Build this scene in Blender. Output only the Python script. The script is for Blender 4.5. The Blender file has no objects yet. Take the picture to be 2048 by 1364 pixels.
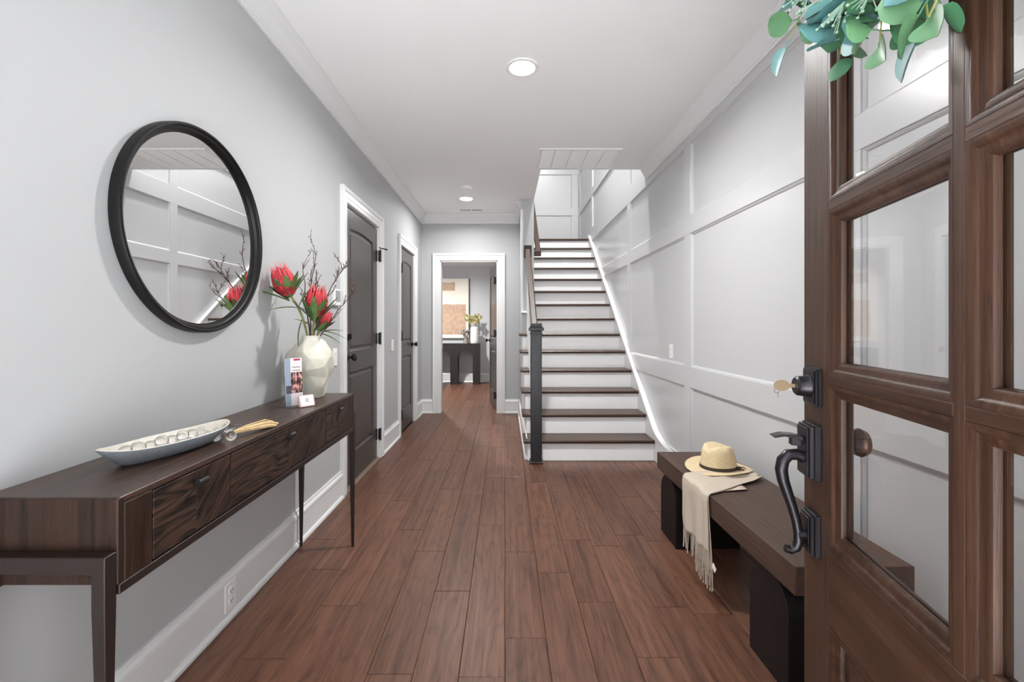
import bpy, bmesh, math, random
from mathutils import Vector, Matrix, noise

R = math.radians
PI = math.pi
scn = bpy.context.scene
col = scn.collection

# ------------------------------------------------------------------ camera
cam_d = bpy.data.cameras.new('camera')
cam = bpy.data.objects.new('camera', cam_d)
col.objects.link(cam)
cam.location = (0, 0, 1.2)
cam.rotation_euler = (R(90), 0, 0)
cam_d.sensor_width = 36
cam_d.lens = 880 / 2048 * 36
cam_d.shift_x = 14 / 2048
cam_d.shift_y = -32 / 2048
cam_d.clip_start = 0.02
scn.camera = cam

# ------------------------------------------------------------------ world (bright overcast daylight through the open entry)
w = bpy.data.worlds.new('world')
scn.world = w
w.use_nodes = True
bg = w.node_tree.nodes['Background']
bg.inputs[0].default_value = (0.97, 0.985, 1.0, 1)
bg.inputs[1].default_value = 1.6

# sun added on the street side: lights the paving, whose bounce brightens the hall
sun_d = bpy.data.lights.new('sun', 'SUN'); sun_d.energy = 23.0; sun_d.angle = R(0.6); sun_d.color = (0.97, 0.99, 1.0)
sun = bpy.data.objects.new('sun', sun_d); col.objects.link(sun)
sun.location = (-6, -4, 8); sun.rotation_euler = Vector((0.60, 0.0, -0.80)).to_track_quat('-Z', 'Y').to_euler()

LAMP = 19.0           # watts of a recessed lamp in the hall
scn.view_settings.view_transform = 'Standard'
scn.view_settings.look = 'None'
scn.view_settings.gamma = 1
scn.view_settings.use_curve_mapping = False
scn.view_settings.exposure = 1.15

# ------------------------------------------------------------------ helpers: materials
def lin(c):
    return tuple(((v / 255) / 12.92 if v / 255 <= 0.04045 else ((v / 255 + 0.055) / 1.055) ** 2.4) for v in c) + (1,)

def newmat(name):
    m = bpy.data.materials.new(name)
    m.use_nodes = True
    return m, m.node_tree, m.node_tree.nodes['Principled BSDF']

def plain(name, rgb, rough=0.5, metal=0.0, bump=0.0, bscale=200, spec=0.5, var=0.0, vscale=6):
    m, t, p = newmat(name)
    p.inputs['Base Color'].default_value = lin(rgb)
    p.inputs['Roughness'].default_value = rough
    p.inputs['Metallic'].default_value = metal
    p.inputs['Specular IOR Level'].default_value = spec
    tc = t.nodes.new('ShaderNodeTexCoord')
    if var > 0:
        n = t.nodes.new('ShaderNodeTexNoise'); n.inputs['Scale'].default_value = vscale; n.inputs['Detail'].default_value = 4
        t.links.new(tc.outputs['Object'], n.inputs['Vector'])
        r = t.nodes.new('ShaderNodeValToRGB')
        r.color_ramp.elements[0].position = 0.3; r.color_ramp.elements[1].position = 0.7
        r.color_ramp.elements[0].color = lin([v * (1 - var) for v in rgb])
        r.color_ramp.elements[1].color = lin([min(255, v * (1 + var)) for v in rgb])
        t.links.new(n.outputs['Fac'], r.inputs['Fac']); t.links.new(r.outputs['Color'], p.inputs['Base Color'])
    if bump > 0:
        n2 = t.nodes.new('ShaderNodeTexNoise'); n2.inputs['Scale'].default_value = bscale; n2.inputs['Detail'].default_value = 3
        t.links.new(tc.outputs['Object'], n2.inputs['Vector'])
        b = t.nodes.new('ShaderNodeBump'); b.inputs['Strength'].default_value = bump; b.inputs['Distance'].default_value = 0.002
        t.links.new(n2.outputs['Fac'], b.inputs['Height']); t.links.new(b.outputs['Normal'], p.inputs['Normal'])
    return m

def wood(name, dark, mid, light, axis='Y', grain=1.0, rough=0.4, bump=0.25, rnd=0.0, cath=0.35, spec=0.5, fine=1.0, pores=0.22):
    """straight grained wood along one object axis with cathedral figure; rnd varies it from object to object"""
    m, t, p = newmat(name)
    N, L = t.nodes, t.links
    tc = N.new('ShaderNodeTexCoord')
    oi = N.new('ShaderNodeObjectInfo')
    mul = N.new('ShaderNodeMath'); mul.operation = 'MULTIPLY'; mul.inputs[1].default_value = 41.0
    L.new(oi.outputs['Random'], mul.inputs[0])
    add = N.new('ShaderNodeVectorMath'); add.operation = 'ADD'
    comb = N.new('ShaderNodeCombineXYZ')
    for k in 'XYZ':
        L.new(mul.outputs[0], comb.inputs[k])
    L.new(tc.outputs['Object'], add.inputs[0]); L.new(comb.outputs[0], add.inputs[1])
    def mapping(sl, sa):
        mp = N.new('ShaderNodeMapping')
        s = [sa * grain] * 3; s['XYZ'.index(axis)] = sl * grain
        mp.inputs['Scale'].default_value = s
        L.new(add.outputs[0], mp.inputs['Vector'])
        return mp
    n1 = N.new('ShaderNodeTexNoise'); n1.inputs['Scale'].default_value = 1.0; n1.inputs['Detail'].default_value = 6; n1.inputs['Roughness'].default_value = 0.6; n1.inputs['Distortion'].default_value = 0.25
    L.new(mapping(1.1, 48).outputs[0], n1.inputs['Vector'])
    # rings: contour lines of a low noise field, stretched
    n2 = N.new('ShaderNodeTexNoise'); n2.inputs['Scale'].default_value = 1.0; n2.inputs['Detail'].default_value = 2
    L.new(mapping(1.1, 6).outputs[0], n2.inputs['Vector'])
    mr = N.new('ShaderNodeMath'); mr.operation = 'MULTIPLY'; mr.inputs[1].default_value = 34
    L.new(n2.outputs['Fac'], mr.inputs[0])
    sn0 = N.new('ShaderNodeMath'); sn0.operation = 'SINE'; L.new(mr.outputs[0], sn0.inputs[0])
    sn1 = N.new('ShaderNodeMath'); sn1.operation = 'ABSOLUTE'; L.new(sn0.outputs[0], sn1.inputs[0])
    sn2 = N.new('ShaderNodeMath'); sn2.operation = 'POWER'; sn2.inputs[1].default_value = 0.45; L.new(sn1.outputs[0], sn2.inputs[0])
    sn = N.new('ShaderNodeMath'); sn.operation = 'MULTIPLY_ADD'; sn.inputs[1].default_value = 2.2; sn.inputs[2].default_value = -1.7; L.new(sn2.outputs[0], sn.inputs[0])
    n3 = N.new('ShaderNodeTexNoise'); n3.inputs['Scale'].default_value = 1.0; n3.inputs['Detail'].default_value = 4
    L.new(mapping(5, 140 * fine).outputs[0], n3.inputs['Vector'])
    a1 = N.new('ShaderNodeMath'); a1.operation = 'MULTIPLY_ADD'; a1.inputs[1].default_value = cath * 0.18
    L.new(sn.outputs[0], a1.inputs[0]); L.new(n1.outputs['Fac'], a1.inputs[2])
    a2 = N.new('ShaderNodeMath'); a2.operation = 'MULTIPLY_ADD'; a2.inputs[1].default_value = 0.30
    L.new(n3.outputs['Fac'], a2.inputs[0]); L.new(a1.outputs[0], a2.inputs[2])
    n4 = N.new('ShaderNodeTexNoise'); n4.inputs['Scale'].default_value = 1.0; n4.inputs['Detail'].default_value = 2
    L.new(mapping(14, 300 * fine).outputs[0], n4.inputs['Vector'])
    po = N.new('ShaderNodeMapRange'); po.inputs['From Min'].default_value = 0.56; po.inputs['From Max'].default_value = 0.74; po.inputs['To Min'].default_value = 0.0; po.inputs['To Max'].default_value = -pores
    L.new(n4.outputs['Fac'], po.inputs['Value'])
    a3 = N.new('ShaderNodeMath'); a3.operation = 'ADD'; L.new(a2.outputs[0], a3.inputs[0]); L.new(po.outputs[0], a3.inputs[1]); a2 = a3
    rp = N.new('ShaderNodeValToRGB')
    e = rp.color_ramp.elements
    e[0].position = 0.40; e[0].color = lin(dark); e[1].position = 0.92; e[1].color = lin(light)
    k = e.new(0.66); k.color = lin(mid)
    L.new(a2.outputs[0], rp.inputs['Fac'])
    hs = N.new('ShaderNodeHueSaturation')
    L.new(rp.outputs['Color'], hs.inputs['Color'])
    mv = N.new('ShaderNodeMapRange'); mv.inputs['To Min'].default_value = 1 - rnd; mv.inputs['To Max'].default_value = 1 + rnd
    L.new(oi.outputs['Random'], mv.inputs['Value']); L.new(mv.outputs[0], hs.inputs['Value'])
    L.new(hs.outputs['Color'], p.inputs['Base Color'])
    p.inputs['Roughness'].default_value = rough
    p.inputs['Specular IOR Level'].default_value = spec
    b = N.new('ShaderNodeBump'); b.inputs['Strength'].default_value = bump; b.inputs['Distance'].default_value = 0.0015
    L.new(a2.outputs[0], b.inputs['Height']); L.new(b.outputs['Normal'], p.inputs['Normal'])
    return m

def emit(name, rgb, s):
    m, t, p = newmat(name)
    p.inputs['Base Color'].default_value = (1, 1, 1, 1)
    p.inputs['Emission Color'].default_value = rgb
    p.inputs['Emission Strength'].default_value = s
    return m

def clear(name, tint=(1, 1, 1, 1), ior=1.5, gain=1.0):
    """thin clear pane: transparent with a fresnel reflection on top"""
    m = bpy.data.materials.new(name); m.use_nodes = True
    t = m.node_tree; t.nodes.clear()
    o = t.nodes.new('ShaderNodeOutputMaterial'); mx = t.nodes.new('ShaderNodeMixShader')
    tr = t.nodes.new('ShaderNodeBsdfTransparent'); tr.inputs[0].default_value = tint
    gl = t.nodes.new('ShaderNodeBsdfGlossy'); gl.inputs['Roughness'].default_value = 0.0
    fr = t.nodes.new('ShaderNodeFresnel'); fr.inputs[0].default_value = ior
    ge = t.nodes.new('ShaderNodeNewGeometry'); mi = t.nodes.new('ShaderNodeMix'); mi.data_type = 'FLOAT'
    mi.inputs[2].default_value = ior; mi.inputs[3].default_value = 1 / ior
    t.links.new(ge.outputs['Backfacing'], mi.inputs[0]); t.links.new(mi.outputs[0], fr.inputs[0])
    t.links.new(fr.outputs[0], mx.inputs[0]); t.links.new(tr.outputs[0], mx.inputs[1]); t.links.new(gl.outputs[0], mx.inputs[2])
    t.links.new(mx.outputs[0], o.inputs[0])
    return m

M = {}
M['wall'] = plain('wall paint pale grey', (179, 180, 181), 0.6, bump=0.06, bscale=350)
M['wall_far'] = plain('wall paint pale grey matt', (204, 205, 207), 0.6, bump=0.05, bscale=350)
M['white'] = plain('white satin paint', (224, 224, 224), 0.32, bump=0.03, bscale=60)
M['riser'] = plain('riser paint', (246, 246, 246), 0.35)
M['board'] = plain('panelling board paint', (198, 198, 199), 0.28, bump=0.04, bscale=40)
M['panel'] = plain('panel wall paint', (196, 196, 197), 0.28, bump=0.05, bscale=25)
M['ceil'] = plain('ceiling paint', (244, 244, 244), 0.8, bump=0.05, bscale=300)
M['plank'] = wood('hickory floor planks', (70, 45, 35), (99, 67, 52), (116, 81, 64), 'Y', 1.0, 0.37, 0.5, rnd=0.13, cath=0.5, spec=0.32)
M['subfloor'] = wood('floor joints', (50, 34, 28), (70, 48, 40), (84, 60, 50), 'Y', 1, 0.5, 0.2)
M['tread'] = wood('stair tread wood', (50, 35, 27), (64, 46, 36), (82, 61, 48), 'X', 1.2, 0.34, 0.25, rnd=0.06, spec=0.32)
M['rail'] = wood('handrail wood', (42, 31, 25), (64, 49, 41), (84, 66, 55), 'Y', 2, 0.4, 0.3, spec=0.3)
M['newel'] = wood('black newel stain', (20, 20, 23), (30, 31, 36), (42, 44, 52), 'Z', 2, 0.33, 0.3)
M['door_grey'] = plain('charcoal door paint', (70, 65, 62), 0.33, bump=0.05, bscale=60, var=0.03)
M['black'] = plain('oil rubbed black metal', (24, 22, 21), 0.38, 0.1)
M['mirror_frame'] = plain('black mirror frame', (13, 12, 12), 0.42, 0.0, spec=0.3)
M['table'] = wood('dark stained pine', (36, 23, 17), (58, 40, 31), (80, 57, 45), 'Y', 1.3, 0.36, 0.45, rnd=0.04, cath=0.5, spec=0.5)
M['table_end'] = wood('dark stained pine end', (28, 17, 12), (45, 30, 23), (66, 45, 35), 'Z', 1.2, 0.44, 0.45, cath=0.3, spec=0.25)
M['drawer_a'] = wood('drawer veneer lengthwise', (20, 12, 9), (48, 33, 26), (74, 53, 42), 'Y', 2.2, 0.48, 1.0, cath=1.6, spec=0.3)
M['drawer_b'] = wood('drawer veneer slanted', (20, 12, 9), (46, 32, 25), (72, 50, 40), 'Y', 2.0, 0.48, 1.0, cath=1.3, spec=0.3)
M['table_metal'] = plain('dark bronze metal', (42, 32, 28), 0.45, 0.3, var=0.06, vscale=12)
M['bench'] = wood('espresso oak', (54, 40, 33), (74, 56, 47), (92, 71, 61), 'Y', 2.4, 0.46, 0.3, cath=0.2, spec=0.28)
M['bench_leg'] = wood('black oak', (14, 11, 11), (22, 18, 17), (32, 26, 24), 'Z', 2.4, 0.45, 0.3, spec=0.25)
M['entry'] = wood('mahogany entry door', (46, 29, 21), (63, 42, 31), (82, 57, 43), 'Z', 1.6, 0.40, 0.35, cath=0.25, spec=0.28)
M['entry_x'] = wood('mahogany entry door rails', (46, 29, 21), (63, 42, 31), (82, 57, 43), 'X', 1.6, 0.40, 0.35, cath=0.25, spec=0.28)
M['pewter'] = plain('oil rubbed bronze hardware', (50, 48, 52), 0.3, 0.75, var=0.08, vscale=20)
M['brass'] = plain('worn brass key', (136, 116, 92), 0.4, 0.5)
M['bronze'] = plain('brown bronze knob', (84, 52, 38), 0.3, 0.5)
M['glass'] = clear('clear window glass')
M['acrylic'] = clear('clear acrylic', (0.97, 0.98, 0.98, 1))
M['ceramic'] = plain('cream ceramic', (206, 203, 189), 0.42, bump=0.15, bscale=120)
M['cream'] = plain('cream glaze', (206, 199, 188), 0.45, bump=0.1, bscale=150, var=0.03, vscale=60)
M['slate_glaze'] = plain('grey blue outer glaze', (128, 134, 141), 0.6, bump=0.2, bscale=200, var=0.05, vscale=80)
M['straw'] = plain('natural straw', (210, 190, 152), 0.75, bump=0.6, bscale=500, var=0.05, vscale=90)
M['leather'] = plain('dark brown leather', (52, 36, 26), 0.5)
M['scarf'] = plain('oatmeal woven cloth', (190, 177, 162), 0.9, bump=0.35, bscale=700, spec=0.2)
M['tassel'] = plain('jute cord', (214, 184, 138), 0.85, bump=0.5, bscale=300, var=0.08, vscale=60)
M['plate'] = plain('white plastic', (236, 236, 234), 0.35)
M['slot'] = plain('dark slot', (60, 60, 60), 0.6)
M['screen'] = plain('grey screen', (150, 152, 154), 0.25)
M['petal'] = plain('protea red', (190, 48, 58), 0.65, var=0.12, vscale=30)
M['petal_dark'] = plain('protea dark red', (138, 18, 32), 0.65, var=0.15, vscale=30)
M['petal_mid'] = plain('protea rose', (212, 84, 90), 0.65, var=0.12, vscale=30)
M['petal_tip'] = plain('protea pink tip', (226, 128, 128), 0.65, var=0.1, vscale=60)
M['leaf'] = plain('protea leaf green', (86, 112, 60), 0.45, var=0.2, vscale=20)
M['leaf_dark'] = plain('protea leaf dark', (62, 84, 50), 0.45, var=0.2, vscale=20)
M['stem'] = plain('green stem', (122, 124, 70), 0.6, var=0.15, vscale=20)
M['twig'] = plain('dark twig bark', (72, 48, 42), 0.7, var=0.2, vscale=30, bump=0.5)
M['euc_a'] = plain('eucalyptus green', (58, 104, 72), 0.45, var=0.18, vscale=12)
M['euc_b'] = plain('eucalyptus blue', (92, 138, 138), 0.5, var=0.12, vscale=12)
M['euc_c'] = plain('eucalyptus light green', (88, 130, 92), 0.45, var=0.15, vscale=12)
M['euc_stem'] = plain('eucalyptus stem', (140, 142, 80), 0.6)
M['vine'] = plain('grapevine', (66, 58, 50), 0.8, bump=0.6)
M['bud'] = plain('pale green bud', (150, 176, 158), 0.6)
M['far_table'] = wood('charcoal oak', (38, 34, 33), (48, 43, 42), (60, 54, 52), 'Z', 2, 0.5, 0.2, spec=0.3)
M['grey_stone'] = plain('grey stoneware', (140, 134, 128), 0.6, bump=0.3, bscale=150, var=0.08, vscale=30)
M['bisque'] = plain('white bisque', (232, 230, 226), 0.6)
M['dry'] = plain('olive dried leaf', (148, 138, 78), 0.6, var=0.25, vscale=40)
M['canvas'] = plain('cream canvas', (240, 234, 222), 0.8, bump=0.3, bscale=60, var=0.02, vscale=8)
M['tan'] = plain('tan brushed paint', (196, 166, 142), 0.8, bump=0.4, bscale=80, var=0.07, vscale=14)
M['charcoal_edge'] = plain('charcoal canvas edge', (70, 66, 66), 0.7)
M['concrete'] = plain('pale concrete', (206, 206, 206), 0.8, var=0.04, vscale=3)
M['threshold'] = wood('threshold oak', (70, 54, 44), (104, 84, 68), (130, 108, 90), 'Y', 2, 0.45, 0.3)
m, t_, p_ = newmat('mirror silver')
p_.inputs['Base Color'].default_value = (0.93, 0.935, 0.93, 1); p_.inputs['Metallic'].default_value = 1; p_.inputs['Roughness'].default_value = 0.0
M['mirror'] = m
m, t_, p_ = newmat('cut crystal')
p_.inputs['Base Color'].default_value = (1, 1, 1, 1); p_.inputs['Roughness'].default_value = 0.0
p_.inputs['IOR'].default_value = 1.45; p_.inputs['Transmission Weight'].default_value = 1.0
M['crystal'] = m
M['lens'] = emit('lit lamp lens', (1.0, 0.995, 0.985, 1), 14.0)

def brochure_mat(name):
    """printed flyer: slate cover strip on the left, photo block in the middle, red mark at the head"""
    m, t, p = newmat(name)
    N, L = t.nodes, t.links
    tc = N.new('ShaderNodeTexCoord'); sep = N.new('ShaderNodeSeparateXYZ'); L.new(tc.outputs['Generated'], sep.inputs[0])
    def step(sock, lo, hi):
        a = N.new('ShaderNodeMath'); a.operation = 'GREATER_THAN'; a.inputs[1].default_value = lo; L.new(sock, a.inputs[0])
        b = N.new('ShaderNodeMath'); b.operation = 'LESS_THAN'; b.inputs[1].default_value = hi; L.new(sock, b.inputs[0])
        c = N.new('ShaderNodeMath'); c.operation = 'MULTIPLY'; L.new(a.outputs[0], c.inputs[0]); L.new(b.outputs[0], c.inputs[1])
        return c.outputs[0]
    def both(a, b):
        c = N.new('ShaderNodeMath'); c.operation = 'MULTIPLY'; L.new(a, c.inputs[0]); L.new(b, c.inputs[1]); return c.outputs[0]
    cur = None
    base = N.new('ShaderNodeRGB'); base.outputs[0].default_value = lin((232, 226, 226)); cur = base.outputs[0]
    no = N.new('ShaderNodeTexNoise'); no.inputs['Scale'].default_value = 9; L.new(tc.outputs['Generated'], no.inputs['Vector'])
    ph = N.new('ShaderNodeValToRGB'); ph.color_ramp.interpolation = 'CONSTANT'
    e = ph.color_ramp.elements; e[0].color = lin((52, 42, 46)); e[1].position = 0.56; e[1].color = lin((220, 170, 170))
    k = e.new(0.47); k.color = lin((150, 96, 84))
    L.new(no.outputs['Fac'], ph.inputs['Fac'])
    def over(fac, colsock=None, rgb=None):
        nonlocal cur
        mx = N.new('ShaderNodeMix'); mx.data_type = 'RGBA'
        L.new(fac, mx.inputs[0]); L.new(cur, mx.inputs[6])
        if colsock: L.new(colsock, mx.inputs[7])
        else: mx.inputs[7].default_value = lin(rgb)
        cur = mx.outputs[2]
    x, z = sep.outputs['X'], sep.outputs['Z']
    over(both(step(x, 0.0, 0.3), step(z, 0, 1.0)), rgb=(150, 164, 184))
    over(both(step(x, 0.0, 0.3), step(z, 0.26, 0.42)), rgb=(72, 78, 92))
    over(both(step(x, 0.3, 1.0), step(z, 0.26, 0.7)), colsock=ph.outputs['Color'])
    over(both(step(x, 0.42, 0.9), step(z, 0.80, 0.815)), rgb=(110, 104, 108))
    over(both(step(x, 0.42, 0.9), step(z, 0.73, 0.745)), rgb=(110, 104, 108))
    over(both(step(x, 0.5, 0.9), step(z, 0.945, 0.985)), rgb=(186, 40, 84))
    L.new(cur, p.inputs['Base Color']); p.inputs['Roughness'].default_value = 0.35
    return m
M['flyer'] = brochure_mat('printed flyer')
M['pinkcard'] = plain('pink card', (232, 190, 192), 0.5)
M['whitecard'] = plain('white card', (240, 236, 234), 0.5)
M['ink'] = plain('dark print', (70, 60, 58), 0.6)

# ------------------------------------------------------------------ helpers: geometry
class MB:
    def __init__(s): s.v = []; s.f = []
    def add(s, vs, fs):
        o = len(s.v); s.v += [tuple(x) for x in vs]; s.f += [tuple(o + i for i in f) for f in fs]; return s
    def box(s, x0, x1, y0, y1, z0, z1):
        return s.add([(x0, y0, z0), (x1, y0, z0), (x1, y1, z0), (x0, y1, z0), (x0, y0, z1), (x1, y0, z1), (x1, y1, z1), (x0, y1, z1)],
                     [(3, 2, 1, 0), (4, 5, 6, 7), (0, 1, 5, 4), (1, 2, 6, 5), (2, 3, 7, 6), (3, 0, 4, 7)])
    def prism(s, pts, h0, h1, f):
        n = len(pts)
        return s.add([f(a, b, h0) for a, b in pts] + [f(a, b, h1) for a, b in pts],
                     [tuple(range(n - 1, -1, -1)), tuple(range(n, 2 * n))] + [(i, (i + 1) % n, n + (i + 1) % n, n + i) for i in range(n)])
    def tube(s, path, rad, n=8, cap=True):
        path = [Vector(p) for p in path]
        if not isinstance(rad, (list, tuple)): rad = [rad] * len(path)
        vs, fs = [], []
        up = None
        for i, p in enumerate(path):
            d = (path[min(i + 1, len(path) - 1)] - path[max(i - 1, 0)]).normalized()
            if up is None:
                up = Vector((0, 0, 1)) if abs(d.z) < 0.9 else Vector((1, 0, 0))
            a = d.cross(up).normalized(); b = a.cross(d).normalized(); up = b
            for k in range(n):
                t = 2 * PI * k / n
                vs.append(p + (a * math.cos(t) + b * math.sin(t)) * rad[i])
        for i in range(len(path) - 1):
            for k in range(n):
                fs.append((i * n + k, i * n + (k + 1) % n, (i + 1) * n + (k + 1) % n, (i + 1) * n + k))
        if cap:
            fs.append(tuple(range(n - 1, -1, -1))); fs.append(tuple((len(path) - 1) * n + k for k in range(n)))
        return s.add(vs, fs)
    def lathe(s, prof, n=24, c=(0, 0, 0), f=None, axis='Z', cap=True):
        vs, fs = [], []
        for i, (r, z) in enumerate(prof):
            for k in range(n):
                t = 2 * PI * k / n
                rr = r * (f(i, k, t) if f else 1)
                q = (rr * math.cos(t), rr * math.sin(t), z)
                if axis == 'Y': q = (q[0], q[2], q[1])
                if axis == 'X': q = (q[2], q[0], q[1])
                vs.append((q[0] + c[0], q[1] + c[1], q[2] + c[2]))
        for i in range(len(prof) - 1):
            for k in range(n):
                fs.append((i * n + k, i * n + (k + 1) % n, (i + 1) * n + (k + 1) % n, (i + 1) * n + k))
        if cap:
            if prof[0][0] > 1e-6: fs.append(tuple(range(n - 1, -1, -1)))
            if prof[-1][0] > 1e-6: fs.append(tuple((len(prof) - 1) * n + k for k in range(n)))
        return s.add(vs, fs)
    def sweep(s, path, prof, f, closed=False):
        """mitred moulding: prof (offset along left normal, height) swept along a flat path; f(a,b,h) -> xyz"""
        n = len(path); P = [Vector(p) for p in path]
        st = []
        for i in range(n):
            d0 = (P[i] - P[i - 1]).normalized() if (i > 0 or closed) else None
            d1 = (P[(i + 1) % n] - P[i]).normalized() if (i < n - 1 or closed) else None
            if d0 is None: d0 = d1
            if d1 is None: d1 = d0
            n0 = Vector((-d0.y, d0.x)); n1 = Vector((-d1.y, d1.x))
            mt = (n0 + n1).normalized(); mt = mt / max(0.2, mt.dot(n0))
            st.append(mt)
        k = len(prof); vs, fs = [], []
        for i in range(n):
            for (o, h) in prof:
                q = P[i] + st[i] * o
                vs.append(f(q.x, q.y, h))
        for i in range(n if closed else n - 1):
            j = (i + 1) % n
            for a in range(k):
                b = (a + 1) % k
                fs.append((i * k + a, i * k + b, j * k + b, j * k + a))
        if not closed:
            fs.append(tuple(range(k - 1, -1, -1))); fs.append(tuple((n - 1) * k + a for a in range(k)))
        return s.add(vs, fs)
    def mesh(s, name, bevel=0.0, seg=1, smooth=None, sub=0):
        bm = bmesh.new()
        vs = [bm.verts.new(v) for v in s.v]
        bm.verts.ensure_lookup_table()
        for f in s.f:
            try: bm.faces.new([vs[i] for i in f])
            except ValueError: pass
        bmesh.ops.remove_doubles(bm, verts=bm.verts[:], dist=1e-6)
        bmesh.ops.recalc_face_normals(bm, faces=bm.faces[:])
        if bevel > 0:
            es = [e for e in bm.edges if len(e.link_faces) == 2 and e.calc_face_angle(0) > 0.5]
            bmesh.ops.bevel(bm, geom=es, offset=bevel, segments=seg, affect='EDGES', profile=0.5, clamp_overlap=True)
        if sub:
            bmesh.ops.subdivide_edges(bm, edges=bm.edges[:], cuts=sub, use_grid_fill=True, smooth=1.0)
        me = bpy.data.meshes.new(name)
        bm.to_mesh(me); bm.free()
        if smooth is not None:
            me.polygons.foreach_set('use_smooth', [True] * len(me.polygons))
            if smooth < 180: me.set_sharp_from_angle(angle=R(smooth))
        return me
    def build(s, name, mat, parent=None, bevel=0.0, seg=1, smooth=None, sub=0, loc=None):
        return link(name, s.mesh(name, bevel, seg, smooth, sub), mat, parent, loc)

def link(name, me, mat=None, parent=None, loc=None, rot=None, scale=None):
    o = bpy.data.objects.new(name, me)
    if mat is not None:
        if not isinstance(mat, (list, tuple)): mat = [mat]
        if len(me.materials) == 0:
            for k in mat: me.materials.append(M[k] if isinstance(k, str) else k)
    col.objects.link(o)
    if parent: o.parent = parent
    if loc is not None: o.location = loc
    if rot is not None: o.rotation_euler = rot
    if scale is not None: o.scale = scale
    return o

def tag(o, label=None, cat=None, group=None, kind=None):
    if label: o['label'] = label
    if cat: o['category'] = cat
    if group: o['group'] = group
    if kind: o['kind'] = kind
    return o

def thing(name, label, cat, loc=(0, 0, 0), rz=0, group=None, kind=None):
    o = bpy.data.objects.new(name, None); o.empty_display_size = 0.1
    col.objects.link(o); o.location = loc; o.rotation_euler = (0, 0, rz)
    return tag(o, label, cat, group, kind)

def copy_tree(o, parent=None):
    c = o.copy(); col.objects.link(c); c.parent = parent
    for ch in list(o.children): copy_tree(ch, c)
    return c

def XYZ(a, b, h): return (a, b, h)
rng = random.Random(7)

# ------------------------------------------------------------------ dimensions
XL, XR, XP = -1.14, 1.345, 1.362       # left wall, right batten face, right panel face
H = 2.70                               # ceiling
YF = 6.0                               # far hall wall
XD0, XD1, YD = 0.20, 0.345, 5.25       # wall between hall and stair
YB = 9.25                              # back wall of the far room
RISE, RUN, NOS0 = 0.1832, 0.2376, 3.87 # stair
YLAND = 8.05
D1 = (3.14, 3.955); D2 = (4.78, 5.50); D3 = (-0.885, -0.10); DH = 2.075
TOP = 5.3

# ------------------------------------------------------------------ floor
fl = MB().box(-2.8, 1.6, -0.1, 9.4, -0.1, -0.012).build('floor', 'subfloor')
tag(fl, 'dark brown hickory plank floor running down the hall', 'floor', kind='structure')
PW = 0.158
known = {-1: [1.5, 2.64], -2: [1.985, 3.12], 0: [1.687, 2.326, 3.485], 1: [2.133], 2: [1.906], -3: [2.336], 3: [1.588, 2.39], -4: [2.58], -5: [1.88, 3.0], -6: [2.16]}
def plank(x0, x1, y0, y1):
    c = 0.0022; g = 0.0004
    x0 += g; x1 -= g; y0 += g; y1 -= g
    hx, hy = (x1 - x0) / 2, (y1 - y0) / 2
    vs = [(-hx, -hy, -0.012), (hx, -hy, -0.012), (hx, hy, -0.012), (-hx, hy, -0.012),
          (-hx, -hy, -c), (hx, -hy, -c), (hx, hy, -c), (-hx, hy, -c),
          (-hx + c, -hy + c, 0), (hx - c, -hy + c, 0), (hx - c, hy - c, 0), (-hx + c, hy - c, 0)]
    fs = [(0, 1, 5, 4), (1, 2, 6, 5), (2, 3, 7, 6), (3, 0, 4, 7), (4, 5, 9, 8), (5, 6, 10, 9), (6, 7, 11, 10), (7, 4, 8, 11), (8, 9, 10, 11)]
    me = bpy.data.meshes.new('plank'); me.from_pydata(vs, [], fs)
    link('plank', me, 'plank', fl, loc=((x0 + x1) / 2, (y0 + y1) / 2, 0))
def lay(ci, x0, x1, ya, yb):
    js = list(known.get(ci, []))
    y = (js[0] if js else ya + rng.uniform(0.2, 1.0))
    back = []
    b = y
    while b > ya + 0.3:
        back.append(b); b -= rng.uniform(0.55, 1.25)
    js = sorted(set(back + js))
    b = js[-1] if js else ya
    while True:
        b += rng.uniform(0.55, 1.3)
        if b > yb - 0.3: break
        js.append(b)
    ys = [ya] + [j for j in js if ya < j < yb] + [yb]
    for a, b in zip(ys[:-1], ys[1:]): plank(x0, x1, a, b)
for ci in range(-14, 9):
    x0, x1 = ci * PW, (ci + 1) * PW
    if x0 < XL - 0.16:
        lay(99, x0, x1, YF + 0.12, YB)           # only inside the far room
        continue
    if ci <= 1: lay(ci, max(x0, XL - 0.005), min(x1, 0.21) if ci == 1 else x1, -0.08, YF if ci > 0 else YB) if ci < 1 else (lay(ci, x0, x1, -0.08, 3.92))
    else: lay(ci, x0, min(x1, XP), -0.08, 3.92)
lay(77, PW, 0.21, 3.92, YB)

gd = MB().box(-9, 9, -12, -0.1, -0.35, -0.16).box(-1.5, 1.5, -0.55, -0.1, -0.16, -0.02).build('ground', 'concrete')  # unseen paving, added as a bright reflector for the hall ceiling
tag(gd, 'pale concrete paving outside the entry', 'paving', kind='structure')
# ------------------------------------------------------------------ ceiling, walls
cl = MB().box(-1.4, 1.5, -0.1, 4.25, H, H + 0.3).box(-1.4, XD1, 4.25, YF + 0.12, H, H + 0.3).build('ceiling', 'ceil')
tag(cl, 'smooth white hallway ceiling with recessed lamps', 'ceiling', kind='structure')
c2 = MB().box(XD0, 1.5, 4.2, 8.3, TOP, TOP + 0.1).build('ceiling_stairwell', 'ceil'); tag(c2, 'white ceiling high above the stair landing', 'ceiling', kind='structure')
c3 = MB().box(-2.8, XD0, YF + 0.12, YB + 0.1, 2.56, 2.7).build('ceiling_far_room', 'ceil'); tag(c3, 'white ceiling of the room beyond the open door', 'ceiling', kind='structure')

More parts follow.
